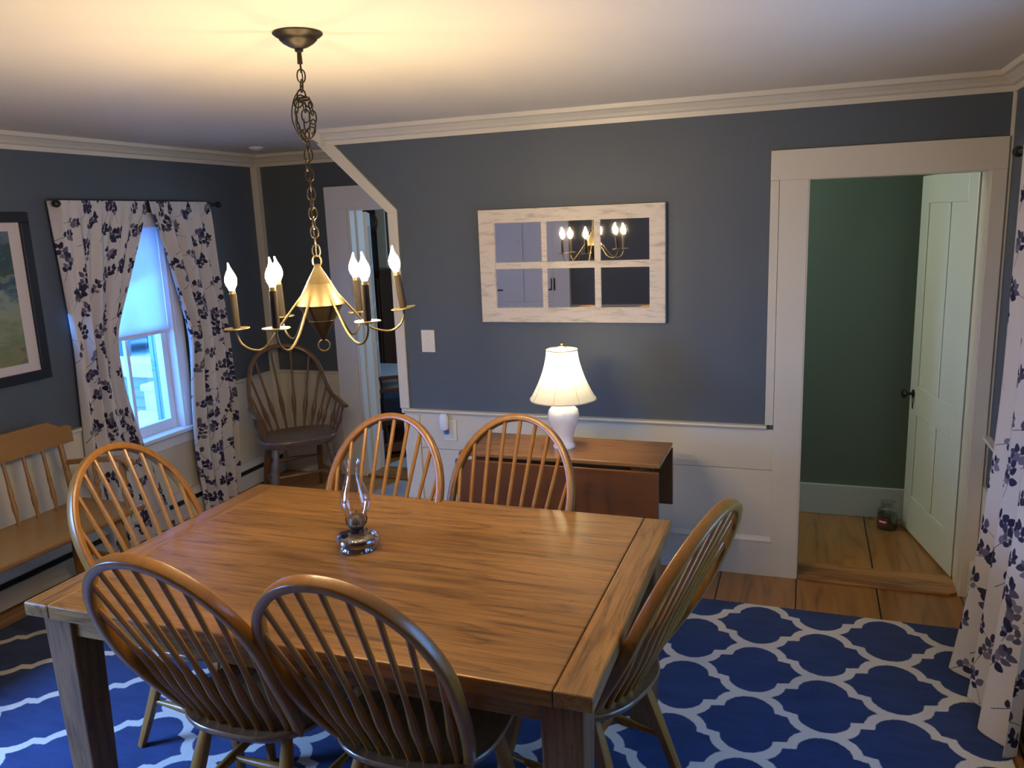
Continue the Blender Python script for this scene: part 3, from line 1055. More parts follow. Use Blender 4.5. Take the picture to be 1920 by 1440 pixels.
def hoop_uw(s):
    """s in -1..1 -> (u, w) in back plane"""
    q = abs(s)
    if q < 0.65:
        th_ = q / 0.65 * PI / 2
        u = HA * math.sin(th_); w_ = HW0 + (HH - HW0) * math.cos(th_)
    else:
        p = (q - 0.65) / 0.35
        u = HA - (HA - HA0) * p * p; w_ = HW0 * (1 - p)
    return (math.copysign(u, s), w_)


SEATZ = 0.437
BY_ = 0.185     # back plane base, local y


def back_pt(u, w_):
    # lean eases in from the seat
    return Vector((u, BY_ + math.sin(LEAN) * w_, SEATZ + math.cos(LEAN) * w_))


def seat_outline(k=48, wid=0.236, dep=0.215):
    pts = []
    for i in range(k):
        a = 2 * PI * i / k
        c, s = math.cos(a), math.sin(a)
        e = 0.72 if s < 0 else 0.74
        x = wid * math.copysign(abs(c) ** e, c)
        y = dep * math.copysign(abs(s) ** e, s)
        if s > 0: y *= 1.05
        x *= 1.0 - 0.03 * max(0, s)
        pts.append((x, y))
    return pts


def saddle_seat(outl, z, thick=0.036, dish=0.014):
    q = MB()
    k = len(outl)
    rings = [1.0, 0.985, 0.93, 0.8, 0.6, 0.4, 0.2]
    v = []
    # bottom ring
    for sc_, zz in ((0.90, z - thick), (0.975, z - thick * 0.55), (1.0, z - thick * 0.25)):
        v += [(x * sc_, y * sc_, zz) for x, y in outl]
    for rr in rings:
        for x, y in outl:
            X, Y = x * rr, y * rr
            dd = 0.0
            if rr < 0.95:
                dd = dish * (1 - (rr / 0.95) ** 3) * (1.0 + 0.4 * (Y / 0.2)) - 0.006 * math.exp(-(X / 0.03) ** 2) * (1 if Y < 0 else 0)
            zz = z - (0.004 if rr == 1.0 else 0.0) - max(0, dd)
            v.append((X, Y, zz))
    v.append((0, 0, z - dish * 0.8))
    f = []
    nr = 3 + len(rings)
    for i in range(nr - 1):
        for j in range(k):
            f.append((i * k + j, i * k + (j + 1) % k, (i + 1) * k + (j + 1) % k, (i + 1) * k + j))
    c = len(v) - 1
    f += [((nr - 1) * k + j, (nr - 1) * k + (j + 1) % k, c) for j in range(k)]
    f.append(tuple(range(k - 1, -1, -1)))
    q.add(v, f, True)
    return q


def make_chair(name, label):
    t = thing(name, label, 'chair')
    saddle_seat(seat_outline(), SEATZ).build('seat', CHAIRS, t)
    # hoop
    path = []
    for s in np.linspace(-1, 1, 61):
        u_, w_ = hoop_uw(s)
        p_ = back_pt(u_, w_)
        p_.y -= 0.042 * max(0.0, 1 - w_ / 0.30) ** 1.5
        path.append(p_)
    nrm = Vector((0, math.cos(LEAN), -math.sin(LEAN)))
    path[0] = path[0] - (path[1] - path[0]).normalized() * 0.02
    path[-1] = path[-1] - (path[-2] - path[-1]).normalized() * 0.02
    MB().tube(path, 0.0175, 16, ref=nrm, rad2=0.0130, power=5.5).build('hoop', CHAIRW, t)
    hp = [hoop_uw(s) for s in np.linspace(-1, 1, 401)]
    for i in range(-4, 5):
        ub, ut = 0.041 * i, 0.0635 * i
        best = None
        for u, w_ in hp:
            if w_ < 0.2: continue
            ul = ub + (ut - ub) * w_ / 0.6
            e = abs(ul - u)
            if best is None or e < best[0]: best = (e, u, w_)
        _, u1, w1 = best
        w1 -= 0.008
        k = 26
        P = []; rr = []
        yo = -0.000 - 0.045 * (abs(i) / 4) ** 2 * 0.6
        for j in range(k + 1):
            f_ = j / k
            w_ = -0.012 + (w1 + 0.012) * f_
            u = ub + (u1 - ub) * max(0, f_)
            p = back_pt(u, w_)
            p.y += yo * (1 - f_)
            P.append(p)
            fz = w_ / 0.6
            r = 0.0080 + 0.0062 * math.exp(-((fz - 0.24) / 0.12) ** 2)
            rr.append(r)
        MB().tube(P, rr, 8).build('spindle', CHAIRW, t)
    # legs
    feet = {}
    for sx in (-1, 1):
        for front in (True, False):
            a = Vector((sx * 0.135, -0.115 if front else 0.125, SEATZ - 0.03))
            b = Vector((sx * (0.205 if front else 0.185), -0.20 if front else 0.265, 0.004))
            P = [a.lerp(b, f_) for f_ in np.linspace(0, 1, 12)]
            rr = [0.0135, 0.0155, 0.0185, 0.020, 0.0205, 0.020, 0.0185, 0.0175, 0.0165, 0.0155, 0.0145, 0.0135]
            MB().tube(P, rr, 10, ref=(1, 0, 0), power=2.6).build('leg', CHAIRW, t)
            feet[(sx, front)] = (a, b)
    mids = []
    for sx in (-1, 1):
        p = feet[(sx, True)][0].lerp(feet[(sx, True)][1], 0.56)
        q_ = feet[(sx, False)][0].lerp(feet[(sx, False)][1], 0.56)
        P = [p.lerp(q_, f_) for f_ in np.linspace(0, 1, 11)]
        rr = [0.008 + 0.0075 * math.sin(PI * f_) ** 2 for f_ in np.linspace(0, 1, 11)]
        MB().tube(P, rr, 10).build('side_stretcher', CHAIRW, t)
        mids.append(p.lerp(q_, 0.5))
    P = [mids[0].lerp(mids[1], f_) for f_ in np.linspace(0, 1, 11)]
    rr = [0.008 + 0.0075 * math.sin(PI * f_) ** 2 for f_ in np.linspace(0, 1, 11)]
    MB().tube(P, rr, 10).build('cross_stretcher', CHAIRW, t)
    return t


chair_specs = [
    (-1.054, 2.593, 83.25, 'oak hoop-back dining chair at the far side of the table before the drop-leaf table'),
    (-1.547, 2.515, 86.4, 'oak hoop-back dining chair at the far side of the table behind the oil lamp'),
    (-1.470, 1.619, -90.6, 'oak hoop-back dining chair at the near side of the table, leftmost of the front pair'),
    (-0.965, 1.631, -90.6, 'oak hoop-back dining chair at the near side of the table, nearest the camera'),
    (-2.089, 2.122, 177.8, 'oak hoop-back dining chair at the left end of the table before the bench'),
    (-0.438, 2.115, -16.4, 'oak hoop-back dining chair seen edge-on at the right end of the table'),
]
c0 = make_chair('dining_chair', 'x')
for i, (x, y, phi, lab) in enumerate(chair_specs):
    c = c0 if i == 0 else copy_tree(c0)
    ph = math.radians(phi)
    c.location = (x - BY_ * math.cos(ph), y - BY_ * math.sin(ph), RUGZ)
    c.rotation_euler = (0, 0, ph - PI / 2)
    c['label'] = lab
    c['category'] = 'chair'
    c['group'] = 'hoop-back chairs around the dining table'

# ------------------------------------------------------------------ continuous-arm windsor chair in the recess
FA = math.radians(-42)      # facing direction
wd = thing('windsor_armchair', 'worn brown windsor armchair with tall spindle back in the recess corner', 'chair', (-3.17, 4.41, 0), FA + PI / 2)
# local: -y is facing, +y back
wo = []
for i in range(48):
    a = 2 * PI * i / 48
    c, s = math.cos(a), math.sin(a)
    x = 0.265 * math.copysign(abs(c) ** 0.7, c)
    y = 0.205 * math.copysign(abs(s) ** 0.75, s)
    wo.append((x, y))
saddle_seat(wo, 0.458, 0.052, 0.016).build('seat', WINDSEAT, wd)
# hoop: from right hand, back along arm, up and over
ARM = 0.645
pts = []
ctrl = [(0.275, -0.21, ARM), (0.285, -0.12, ARM + 0.004), (0.285, -0.02, ARM + 0.012), (0.270, 0.08, ARM + 0.04), (0.262, 0.135, ARM + 0.09), (0.245, 0.185, ARM + 0.18),
        (0.210, 0.24, ARM + 0.275), (0.130, 0.28, ARM + 0.345), (0.0, 0.300, ARM + 0.372)]
ctrl = ctrl + [(-x, y, z) for x, y, z in reversed(ctrl[:-1])]


def catmull(P, n=8):
    P = [Vector(p) for p in P]
    out = []
    for i in range(len(P) - 1):
        p0 = P[max(i - 1, 0)]; p1 = P[i]; p2 = P[i + 1]; p3 = P[min(i + 2, len(P) - 1)]
        for k in range(n):
            t = k / n
            out.append(0.5 * ((2 * p1) + (-p0 + p2) * t + (2 * p0 - 5 * p1 + 4 * p2 - p3) * t * t + (-p0 + 3 * p1 - 3 * p2 + p3) * t ** 3))
    out.append(P[-1])
    return out


wp = catmull(ctrl)
rr = []
for i in range(len(wp)):
    f_ = min(i, len(wp) - 1 - i) / (len(wp) / 2)
    rr.append(0.026 if f_ < 0.08 else (0.022 if f_ < 0.3 else 0.016))
rr2 = [0.011 if r > 0.02 else 0.014 for r in rr]
MB().tube(wp, rr, 10, rad2=rr2, ref=(1, 0, 0), power=2.5).build('continuous_arm_bow', WINDS, wd)


def spindle(a, b, name, parent, mat, r0=0.0076, r1=0.0085, at_=0.33, wd_=0.13):
    a = Vector(a); b = Vector(b)
    fs = np.linspace(0, 1, 22)
    MB().tube([a.lerp(b, f_) for f_ in fs], [r0 + r1 * math.exp(-((f_ - at_) / wd_) ** 2) for f_ in fs], 8).build(name, mat, parent)


upper = [p for p in wp if p.z > ARM + 0.03]
for i in range(10):
    f_ = i / 9
    b = upper[int(round(2 + (len(upper) - 5) * f_))]
    xb = -0.185 * math.cos(PI * f_) * -1
    xb = 0.19 * math.cos(PI * (0.08 + 0.84 * f_))
    yb = 0.10 + 0.075 * math.sin(PI * f_)
    spindle((xb, yb, 0.44), b, 'spindle', wd, WINDS)
for sx in (-1, 1):
    for k_, (yb, yt) in enumerate(((-0.10, -0.17), (-0.03, -0.085), (0.03, 0.0))):
        spindle((sx * 0.225, yb, 0.44), (sx * 0.280, yt, ARM), 'arm_support', wd, WINDS, 0.0085 if k_ == 0 else 0.006, 0.009, 0.5, 0.2)
legs = {}
for sx in (-1, 1):
    for fr in (1, 0):
        a = Vector((sx * 0.17, -0.12 if fr else 0.10, 0.42)); b = Vector((sx * (0.235 if fr else 0.20), -0.20 if fr else 0.27, 0.0))
        fs = np.linspace(0, 1, 14)
        MB().tube([a.lerp(b, f_) for f_ in fs], [0.016 + 0.009 * math.sin(PI * min(1, f_ * 1.25)) for f_ in fs], 10).build('leg', WINDS if not fr else WINDSEAT, wd)
        legs[(sx, fr)] = (a, b)
ms = []
for sx in (-1, 1):
    p = legs[(sx, 1)][0].lerp(legs[(sx, 1)][1], 0.6); q_ = legs[(sx, 0)][0].lerp(legs[(sx, 0)][1], 0.6)
    spindle(p, q_, 'side_stretcher', wd, WINDS, 0.008, 0.007, 0.5, 0.25)
    ms.append(p.lerp(q_, 0.5))
spindle(ms[0], ms[1], 'cross_stretcher', wd, WINDS, 0.008, 0.007, 0.5, 0.25)
p = legs[(-1, 0)][0].lerp(legs[(-1, 0)][1], 0.42); q_ = legs[(1, 0)][0].lerp(legs[(1, 0)][1], 0.42)
spindle(p, q_, 'back_stretcher', wd, WINDS, 0.008, 0.007, 0.5, 0.25)

# ------------------------------------------------------------------ bench on the left
bn = thing('wooden_bench', 'honey maple spindle-back bench under the framed landscape', 'bench', (-3.36, 2.10, 0))
bo = Vector((-3.36, 2.10, 0))
B0, B1 = 1.12, 3.06
loc_build(MB().box(-3.60, -3.165, B0, B1, 0.415, 0.445), 'seat', BENCHW, bn, bo, 0.012, 4)
# crest with scalloped ends
prof = []
n_ = 60
for i in range(n_ + 1):
    y = B0 + (B1 - B0) * i / n_
    e = min(y - B0, B1 - y)
    z = 0.885
    if e < 0.16:
        z = 0.838 + 0.020 * math.cos((e / 0.16) * 2 * PI) * (1 - e / 0.16) + (0.885 - 0.838) * (0.5 - 0.5 * math.cos(PI * e / 0.16))
    if e < 0.012: z = 0.835
    prof.append((y, z))
poly = [(B0, 0.752)] + prof + [(B1, 0.752)]
q = MB().prism(poly, lambda u, v, t: (-3.605 + t - (v - 0.75) * 0.10, u, v), -0.011, 0.011)
loc_build(q, 'crest_rail', BENCHW, bn, bo, 0.003)
k = 0
y = B1 - 0.08
while y > B0 + 0.05:
    a = Vector((-3.545, y - 0.11 + 0.0, 0.44)) - bo
    b = Vector((-3.603, y, 0.757)) - bo
    a.y = b.y - 0.012
    fs = np.linspace(0, 1, 26)
    if k == 0:
        rr = [0.017 - 0.003 * f_ for f_ in fs]
    else:
        rr = [0.0085 + 0.004 * math.exp(-((f_ - 0.33) / 0.035) ** 2) + 0.0045 * math.exp(-((f_ - 0.25) / 0.05) ** 2) + 0.003 * math.exp(-((f_ - 0.5) / 0.12) ** 2) for f_ in fs]
    MB().tube([a.lerp(b, f_) for f_ in fs], rr, 10).build('spindle' if k else 'back_post', BENCHW, bn)
    k += 1
    y -= 0.108
for ya in (B1 - 0.07, B0 + 0.07):
    P = catmull([(-3.60, ya, 0.655), (-3.48, ya, 0.672), (-3.34, ya, 0.690), (-3.22, ya, 0.700), (-3.17, ya, 0.690), (-3.15, ya, 0.672)])
    q = MB().tube(P, 0.013, 10, rad2=[0.020 + 0.012 * min(1, i / len(P)) for i in range(len(P))], ref=(0, 0, 1), power=2.8)
    loc_build(q, 'arm', BENCHW, bn, bo)
    fs = np.linspace(0, 1, 30)
    rr = [0.013 + 0.006 * math.exp(-((f_ - 0.3) / 0.08) ** 2) - 0.004 * math.exp(-((f_ - 0.42) / 0.03) ** 2) + 0.007 * math.exp(-((f_ - 0.52) / 0.05) ** 2) + 0.004 * math.exp(-((f_ - 0.8) / 0.1) ** 2) for f_ in fs]
    for xx, zz in ((-3.215, 0.695), (-3.40, 0.675)):
        a = Vector((xx, ya, 0.44)) - bo; b = Vector((xx, ya, zz)) - bo
        MB().tube([a.lerp(b, f_) for f_ in fs], rr if xx > -3.3 else [r * 0.75 for r in rr], 12).build('arm_post', BENCHW, bn)
for ya in (B1 - 0.13, (B0 + B1) / 2, B0 + 0.13):
    for xx, xf in ((-3.24, -3.20), (-3.52, -3.58)):
        sy = 0.03 if ya > 2.2 else (-0.03 if ya < 1.9 else 0)
        a = Vector((xx, ya, 0.42)) - bo; b = Vector((xf, ya + sy, 0.016 if xf > -3.5 else 0.003)) - bo
        fs = np.linspace(0, 1, 16)
        MB().tube([a.lerp(b, f_) for f_ in fs], [0.016 + 0.010 * math.sin(PI * f_) for f_ in fs], 12).build('leg', BENCHW, bn)
    a = Vector((-3.22, ya, 0.2)) - bo; b = Vector((-3.55, ya, 0.2)) - bo
    MB().tube([a, a.lerp(b, 0.5), b], [0.009, 0.014, 0.009], 10).build('stretcher', BENCHW, bn)

# ------------------------------------------------------------------ drop-leaf table
dl = thing('drop_leaf_table', 'brown drop-leaf side table with both leaves down under the mirror', 'table', (-1.05, 3.54, 0))
do = Vector((-1.05, 3.54, 0))
loc_build(MB().box(-1.522, -0.572, 3.355, 3.722, 0.719, 0.739), 'tabletop', DROPW, dl, do, 0.005, 3)
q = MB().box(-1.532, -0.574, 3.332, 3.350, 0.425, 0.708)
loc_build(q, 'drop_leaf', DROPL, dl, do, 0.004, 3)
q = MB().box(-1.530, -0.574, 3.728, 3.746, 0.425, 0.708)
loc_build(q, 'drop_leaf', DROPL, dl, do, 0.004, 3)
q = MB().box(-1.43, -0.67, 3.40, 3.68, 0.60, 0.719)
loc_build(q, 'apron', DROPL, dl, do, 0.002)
for x in (-1.42, -0.68):
    for y in (3.40, 3.68):
        q = MB().beam((x, y, 0.719), (x, y, 0.0 if y > 3.6 else RUGZ), 0.048, 0.048, up=(0, 1, 0), w2=0.030, h2=0.030)
        loc_build(q, 'leg', DROPL, dl, do, 0.003)

# ------------------------------------------------------------------ table lamp
lp = thing('table_lamp', 'white ginger-jar table lamp with lit ivory bell shade', 'lamp', (-1.053, 3.535, 0.739))
base = [(0.0, 0), (0.050, 0), (0.053, 0.006), (0.051, 0.016), (0.046, 0.022), (0.043, 0.035), (0.044, 0.055), (0.052, 0.085), (0.064, 0.115), (0.073, 0.145), (0.074, 0.165), (0.068, 0.185),
        (0.052, 0.200), (0.040, 0.206), (0.040, 0.214), (0.030, 0.216), (0.012, 0.218)]
MB().lathe(base, n=48).build('lamp_base', CERAMIC, lp)
MB().lathe([(0.006, 0.216), (0.006, 0.30), (0.015, 0.302), (0.015, 0.335), (0.008, 0.337)], n=16).build('socket', BRASS, lp)
harp = [(0.0, 0, 0)]
hp_ = [(0.048 * math.sin(a), 0, 0.40 - 0.085 * math.cos(a)) for a in np.linspace(0.3, 2 * PI - 0.3, 30)]
MB().tube(hp_, 0.0018, 6).build('harp', BRASS, lp)
zb, zt_ = 0.236, 0.468
prof = []
for i in range(25):
    f_ = i / 24
    r = 0.073 + (0.155 - 0.073) * (1 - f_) ** 1.75 + 0.004 * f_ * (1 - f_)
    prof.append((r, zb + (zt_ - zb) * f_))


def panels(a, z):
    return 1 - 0.020 * (1 - abs(math.cos(a * 4)) ** 0.6)


sh = MB().lathe(prof, n=96, cap=False, wob=panels)
so = sh.build('lamp_shade', SHADE, lp)
q = MB()
for k in range(8):
    a = PI * k / 4
    q.tube([(r * 1.004 * math.cos(a), r * 1.004 * math.sin(a), z) for r, z in prof], 0.0011, 6)
q.tube([(0.156 * panels(a, 0) * math.cos(a), 0.156 * panels(a, 0) * math.sin(a), zb) for a in np.linspace(0, 2 * PI, 96, endpoint=False)], 0.0028, 6, closed=True)
q.tube([(0.074 * panels(a, 0) * math.cos(a), 0.074 * panels(a, 0) * math.sin(a), zt_) for a in np.linspace(0, 2 * PI, 96, endpoint=False)], 0.0025, 6, closed=True)
q.build('shade_piping', paint('ivory_piping', (0.55, 0.48, 0.34), 0.7, 0, 1, 0.02), so)
MB().lathe([(0.001, 0.488), (0.006, 0.492), (0.007, 0.498), (0.004, 0.505), (0.001, 0.507)], n=14).build('finial', BRASS, lp)
MB().tube([(-0.072, 0, zt_ - 0.002), (0, 0, 0.486), (0.072, 0, zt_ - 0.002)], 0.0015, 6).build('shade_spider', BRASS, lp)
MB().lathe([(0.012, 0.337), (0.016, 0.350), (0.028, 0.375), (0.030, 0.392), (0.024, 0.41), (0.010, 0.42)], n=20).build('light_bulb', LBULB, lp)

# ------------------------------------------------------------------ mirror
MIRROT = 2.6
mi = thing('window_pane_mirror', 'whitewashed six-pane window mirror hung on the blue wall', 'mirror', (-1.129, D, 1.567))
mo = Vector((-1.129, D, 1.567))
q = MB()
X0, X1, Z0, Z1 = -1.612, -0.645, 1.277, 1.857
GX0, GX1, GZ0, GZ1 = -1.527, -0.722, 1.352, 1.788
for a in ((X0, X1, GZ1, Z1), (X0, X1, Z0, GZ0), (X0, GX0, GZ0, GZ1), (GX1, X1, GZ0, GZ1)):
    q.box(a[0], a[1], D - 0.034, D - 0.002, a[2], a[3])
q.box(GX0, GX1, D - 0.030, D - 0.002, 1.553, 1.587)
for a in ((-1.273, -1.245), (-0.998, -0.966)):
    q.box(a[0], a[1], D - 0.0295, D - 0.002, GZ0, 1.553).box(a[0], a[1], D - 0.0295, D - 0.002, 1.587, GZ1)
loc_build(q, 'mirror_frame', DISTRESS, mi, mo, 0.0015)
for xa, xb in ((GX0, -1.273), (-1.245, -0.998), (-0.966, GX1)):
    for za, zb2 in ((GZ0, 1.553), (1.587, GZ1)):
        hw_, hz_ = (xb - xa) / 2 + 0.004, (zb2 - za) / 2 + 0.004
        mg = MB().box(-hw_, hw_, -0.0012, 0.0012, -hz_, hz_).build('mirror_pane', MIRROR, mi)
        mg.location = ((xa + xb) / 2 + 1.129, -0.0165, (za + zb2) / 2 - 1.567)
        mg.rotation_euler = (math.radians(0.2), 0, math.radians(MIRROT))

# ------------------------------------------------------------------ switch, outlet, plug-in
sw = thing('light_switch', 'cream double light switch plate left of the mirror', 'switch', (-1.954, D, 1.165))
MB().box(-0.040, 0.040, -0.006, 0.0, -0.062, 0.062).build('switch_plate', PLASTIC, sw, 0.002)
q = MB()
q.box(-0.005, 0.005, -0.013, -0.006, -0.003, 0.012)
q.build('toggle', PLASTIC, sw, 0.001)
q = MB()
for z in (-0.045, 0.045):
    q.tube([(0, -0.006, z), (0, -0.0075, z)], 0.003, 10)
q.build('screw', paint('plate_screw', (0.5, 0.47, 0.42), 0.4, 0, 1, 0.02), sw)
ol = thing('wall_outlet', 'cream wall outlet under the chair rail beside the wall end', 'outlet', (-1.845, D - T, 0.665))
MB().box(-0.040, 0.040, -0.006, 0.0, -0.060, 0.060).build('outlet_plate', PLASTIC, ol, 0.002)
MB().box(-0.018, 0.018, -0.010, -0.006, -0.045, 0.045).build('socket', PLASTIC, ol, 0.001)
al = thing('plug_in_freshener', 'white plug-in air freshener in the wall outlet', 'air freshener', (-1.868, D - T - 0.009, 0.712))
q = MB()
q.lathe([(0.020, -0.040), (0.025, -0.030), (0.027, 0.0), (0.026, 0.035), (0.018, 0.052), (0.006, 0.055)], n=20)
q.v = [(x, y * 0.7 - 0.020, z) for x, y, z in q.v]
q.build('body', WHITE, al)
q = MB().lathe([(0.014, -0.062), (0.016, -0.045), (0.014, -0.036)], n=14)
q.v = [(x + 0.012, y * 0.7 - 0.022, z) for x, y, z in q.v]
q.build('scent_vial', thin_glass('vial_glass', (0.5, 0.6, 0.8), 0.6), al)

# ------------------------------------------------------------------ framed landscape on the left wall
pf = thing('framed_picture', 'framed landscape painting in wide black frame on the left wall', 'picture', (LX, 2.50, 1.51))
PY1, PY0, PZ0, PZ1 = 3.085, 1.95, 1.087, 1.935
fw = 0.050
q = MB()
for a in ((PY0, PY1, PZ1 - fw, PZ1), (PY0, PY1, PZ0, PZ0 + fw), (PY0, PY0 + fw, PZ0 + fw, PZ1 - fw), (PY1 - fw, PY1, PZ0 + fw, PZ1 - fw)):
    q.box(LX + 0.002, LX + 0.028, a[0], a[1], a[2], a[3])
po = Vector((LX, 2.50, 1.51))
loc_build(q, 'picture_frame', BLACKP, pf, po, 0.003)
loc_build(MB().box(LX + 0.004, LX + 0.012, PY0 + 0.02, PY1 - 0.02, PZ0 + 0.02, PZ1 - 0.02), 'mat_board', paint('picture_mat', (0.62, 0.55, 0.50), 0.8, 0, 1, 0.01), pf, po)
m_, t_, b_ = new_mat('landscape_painting')
tc = N(t_, 'ShaderNodeTexCoord')
sep = N(t_, 'ShaderNodeSeparateXYZ'); t_.links.new(tc.outputs['Object'], sep.inputs[0])
n1 = N(t_, 'ShaderNodeTexNoise'); n1.inputs['Scale'].default_value = 9; n1.inputs['Detail'].default_value = 8; n1.inputs['Roughness'].default_value = 0.65
mpq = N(t_, 'ShaderNodeMapping'); mpq.inputs['Scale'].default_value = (1, 0.6, 1.3)
t_.links.new(tc.outputs['Object'], mpq.inputs[0]); t_.links.new(mpq.outputs[0], n1.inputs['Vector'])
mm = N(t_, 'ShaderNodeMath', operation='MULTIPLY_ADD'); mm.inputs[1].default_value = 0.55
t_.links.new(n1.outputs['Fac'], mm.inputs[0]); t_.links.new(sep.outputs[2], mm.inputs[2])
mr = N(t_, 'ShaderNodeMapRange'); mr.inputs['From Min'].default_value = -0.10; mr.inputs['From Max'].default_value = 0.66
t_.links.new(mm.outputs[0], mr.inputs['Value'])
rp = N(t_, 'ShaderNodeValToRGB')
cols = [(0.0, (0.05, 0.06, 0.10)), (0.12, (0.22, 0.21, 0.09)), (0.2, (0.15, 0.19, 0.10)), (0.36, (0.27, 0.30, 0.18)), (0.46, (0.22, 0.28, 0.22)), (0.53, (0.06, 0.11, 0.15)), (0.60, (0.035, 0.06, 0.10)),
        (0.66, (0.17, 0.22, 0.18)), (0.70, (0.05, 0.09, 0.05)), (0.78, (0.03, 0.07, 0.08)), (0.86, (0.12, 0.16, 0.20)), (1.0, (0.05, 0.09, 0.13))]
rp.color_ramp.elements[0].position = 0; rp.color_ramp.elements[0].color = (*cols[0][1], 1)
rp.color_ramp.elements[1].position = 1; rp.color_ramp.elements[1].color = (*cols[-1][1], 1)
for p_, c in cols[1:-1]:
    e = rp.color_ramp.elements.new(p_); e.color = (*c, 1)
t_.links.new(mr.outputs[0], rp.inputs[0]); t_.links.new(rp.outputs[0], b_.inputs['Base Color'])
b_.inputs['Roughness'].default_value = 0.6
loc_build(MB().box(LX + 0.012, LX + 0.0135, PY0 + 0.11, PY1 - 0.115, PZ0 + 0.095, PZ1 - 0.092), 'painting', m_, pf, po)


# ------------------------------------------------------------------ curtains
def sprig_sdf(Wf, Hf, seed):
    """print of leafy sprigs: signed distance (m) and tone on a grid"""
    g = np.random.default_rng(seed)
    step = 0.004
    nu, nv = int(Wf / step) + 1, int(Hf / step) + 1
    u = np.linspace(0, Wf, nu); v = np.linspace(0, Hf, nv)
    Us, Vs = np.meshgrid(u, v)
    sd = np.full(Us.shape, 0.05); tone = np.zeros(Us.shape)

    def local(cx_, cy_, r):
        i0 = max(0, int((cy_ - r) / step)); i1 = min(nv, int((cy_ + r) / step) + 2)
        j0 = max(0, int((cx_ - r) / step)); j1 = min(nu, int((cx_ + r) / step) + 2)
        return slice(i0, i1), slice(j0, j1)

    def leaf(cx_, cy_, a, L, B, tn):
        sl = local(cx_, cy_, 0.04)
        x = Us[sl] - cx_; y = Vs[sl] - cy_
        if x.size == 0: return
        p = x * math.cos(a) + y * math.sin(a); q = -x * math.sin(a) + y * math.cos(a)
        d = (np.sqrt((p / L) ** 2 + (q / (B * (1 - 0.35 * p / L))) ** 2) - 1) * B
        s0 = sd[sl]; m = d < s0
        s0[m] = d[m]
        tt = tone[sl]; mm = m & (d < 0.004); tt[mm] = tn

    def seg(x0, y0, x1, y1, w_):
        cx_, cy_ = (x0 + x1) / 2, (y0 + y1) / 2
        sl = local(cx_, cy_, 0.03)
        X = Us[sl]; Y = Vs[sl]
        if X.size == 0: return
        dx, dy = x1 - x0, y1 - y0
        t = np.clip(((X - x0) * dx + (Y - y0) * dy) / (dx * dx + dy * dy + 1e-9), 0, 1)
        d = np.hypot(X - x0 - t * dx, Y - y0 - t * dy) - w_
        s0 = sd[sl]; m = d < s0; s0[m] = d[m]
    sx, sy = 0.124, 0.110
    for iy in range(int(Hf / sy) + 2):
        for ix in range(int(Wf / sx) + 2):
            cx_ = (ix + 0.5 * (iy % 2)) * sx + g.uniform(-0.02, 0.02); cy_ = iy * sy + g.uniform(-0.02, 0.02)
            a = g.uniform(0.2, 1.2) if g.random() < 0.65 else g.uniform(1.9, 2.9)
            cur = g.uniform(-6, 6); n_ = int(g.integers(4, 6)); x, y = cx_, cy_
            for k_ in range(n_ * 2):
                x1, y1 = x + 0.0135 * math.cos(a), y + 0.0135 * math.sin(a)
                seg(x, y, x1, y1, 0.0013)
                if k_ >= 3:
                    sd_ = 1 if k_ % 2 else -1
                    aa_ = a + sd_ * g.uniform(0.7, 1.25)
                    L = g.uniform(0.0120, 0.0195); B = L * g.uniform(0.55, 0.80)
                    r_ = L + 0.004
                    leaf(x1 + r_ * math.cos(aa_), y1 + r_ * math.sin(aa_), aa_, L, B, g.uniform(0, 1))
                x, y = x1, y1; a += cur * 0.0115
            leaf(x + 0.012 * math.cos(a), y + 0.012 * math.sin(a), a, 0.014, 0.009, g.uniform(0, 1))
    return nu, nv, sd, tone


m_, t_, b_ = new_mat('leaf_print_curtain_cloth')
a1 = N(t_, 'ShaderNodeAttribute'); a1.attribute_name = 'leaf_edge'
a2 = N(t_, 'ShaderNodeAttribute'); a2.attribute_name = 'leaf_tone'
mr = N(t_, 'ShaderNodeMapRange'); mr.inputs['From Min'].default_value = -0.0006; mr.inputs['From Max'].default_value = 0.0012
t_.links.new(a1.outputs['Fac'], mr.inputs['Value'])
rb = N(t_, 'ShaderNodeValToRGB')
rb.color_ramp.elements[0].color = (0.03, 0.028, 0.06, 1); rb.color_ramp.elements[1].color = (0.22, 0.21, 0.27, 1)
e = rb.color_ramp.elements.new(0.6); e.color = (0.055, 0.052, 0.10, 1)
t_.links.new(a2.outputs['Fac'], rb.inputs[0])
mx = N(t_, 'ShaderNodeMix', data_type='RGBA')
mx.inputs[7].default_value = (0.64, 0.60, 0.57, 1)
t_.links.new(mr.outputs[0], mx.inputs[0]); t_.links.new(rb.outputs[0], mx.inputs[6])
df = N(t_, 'ShaderNodeBsdfDiffuse'); tl = N(t_, 'ShaderNodeBsdfTranslucent'); ms_ = N(t_, 'ShaderNodeMixShader')
ms_.inputs[0].default_value = 0.10
tc = N(t_, 'ShaderNodeTexCoord'); nz = N(t_, 'ShaderNodeTexNoise'); nz.inputs['Scale'].default_value = 220
t_.links.new(tc.outputs['Object'], nz.inputs['Vector'])
bp = N(t_, 'ShaderNodeBump'); bp.inputs['Strength'].default_value = 0.25; bp.inputs['Distance'].default_value = 0.003
t_.links.new(nz.outputs['Fac'], bp.inputs['Height']); t_.links.new(bp.outputs[0], df.inputs['Normal'])
t_.links.new(mx.outputs[2], df.inputs[0]); t_.links.new(mx.outputs[2], tl.inputs[0])
t_.links.new(df.outputs[0], ms_.inputs[1]); t_.links.new(tl.outputs[0], ms_.inputs[2])
t_.links.new(ms_.outputs[0], t_.nodes['Material Output'].inputs[0])
CLOTH = m_


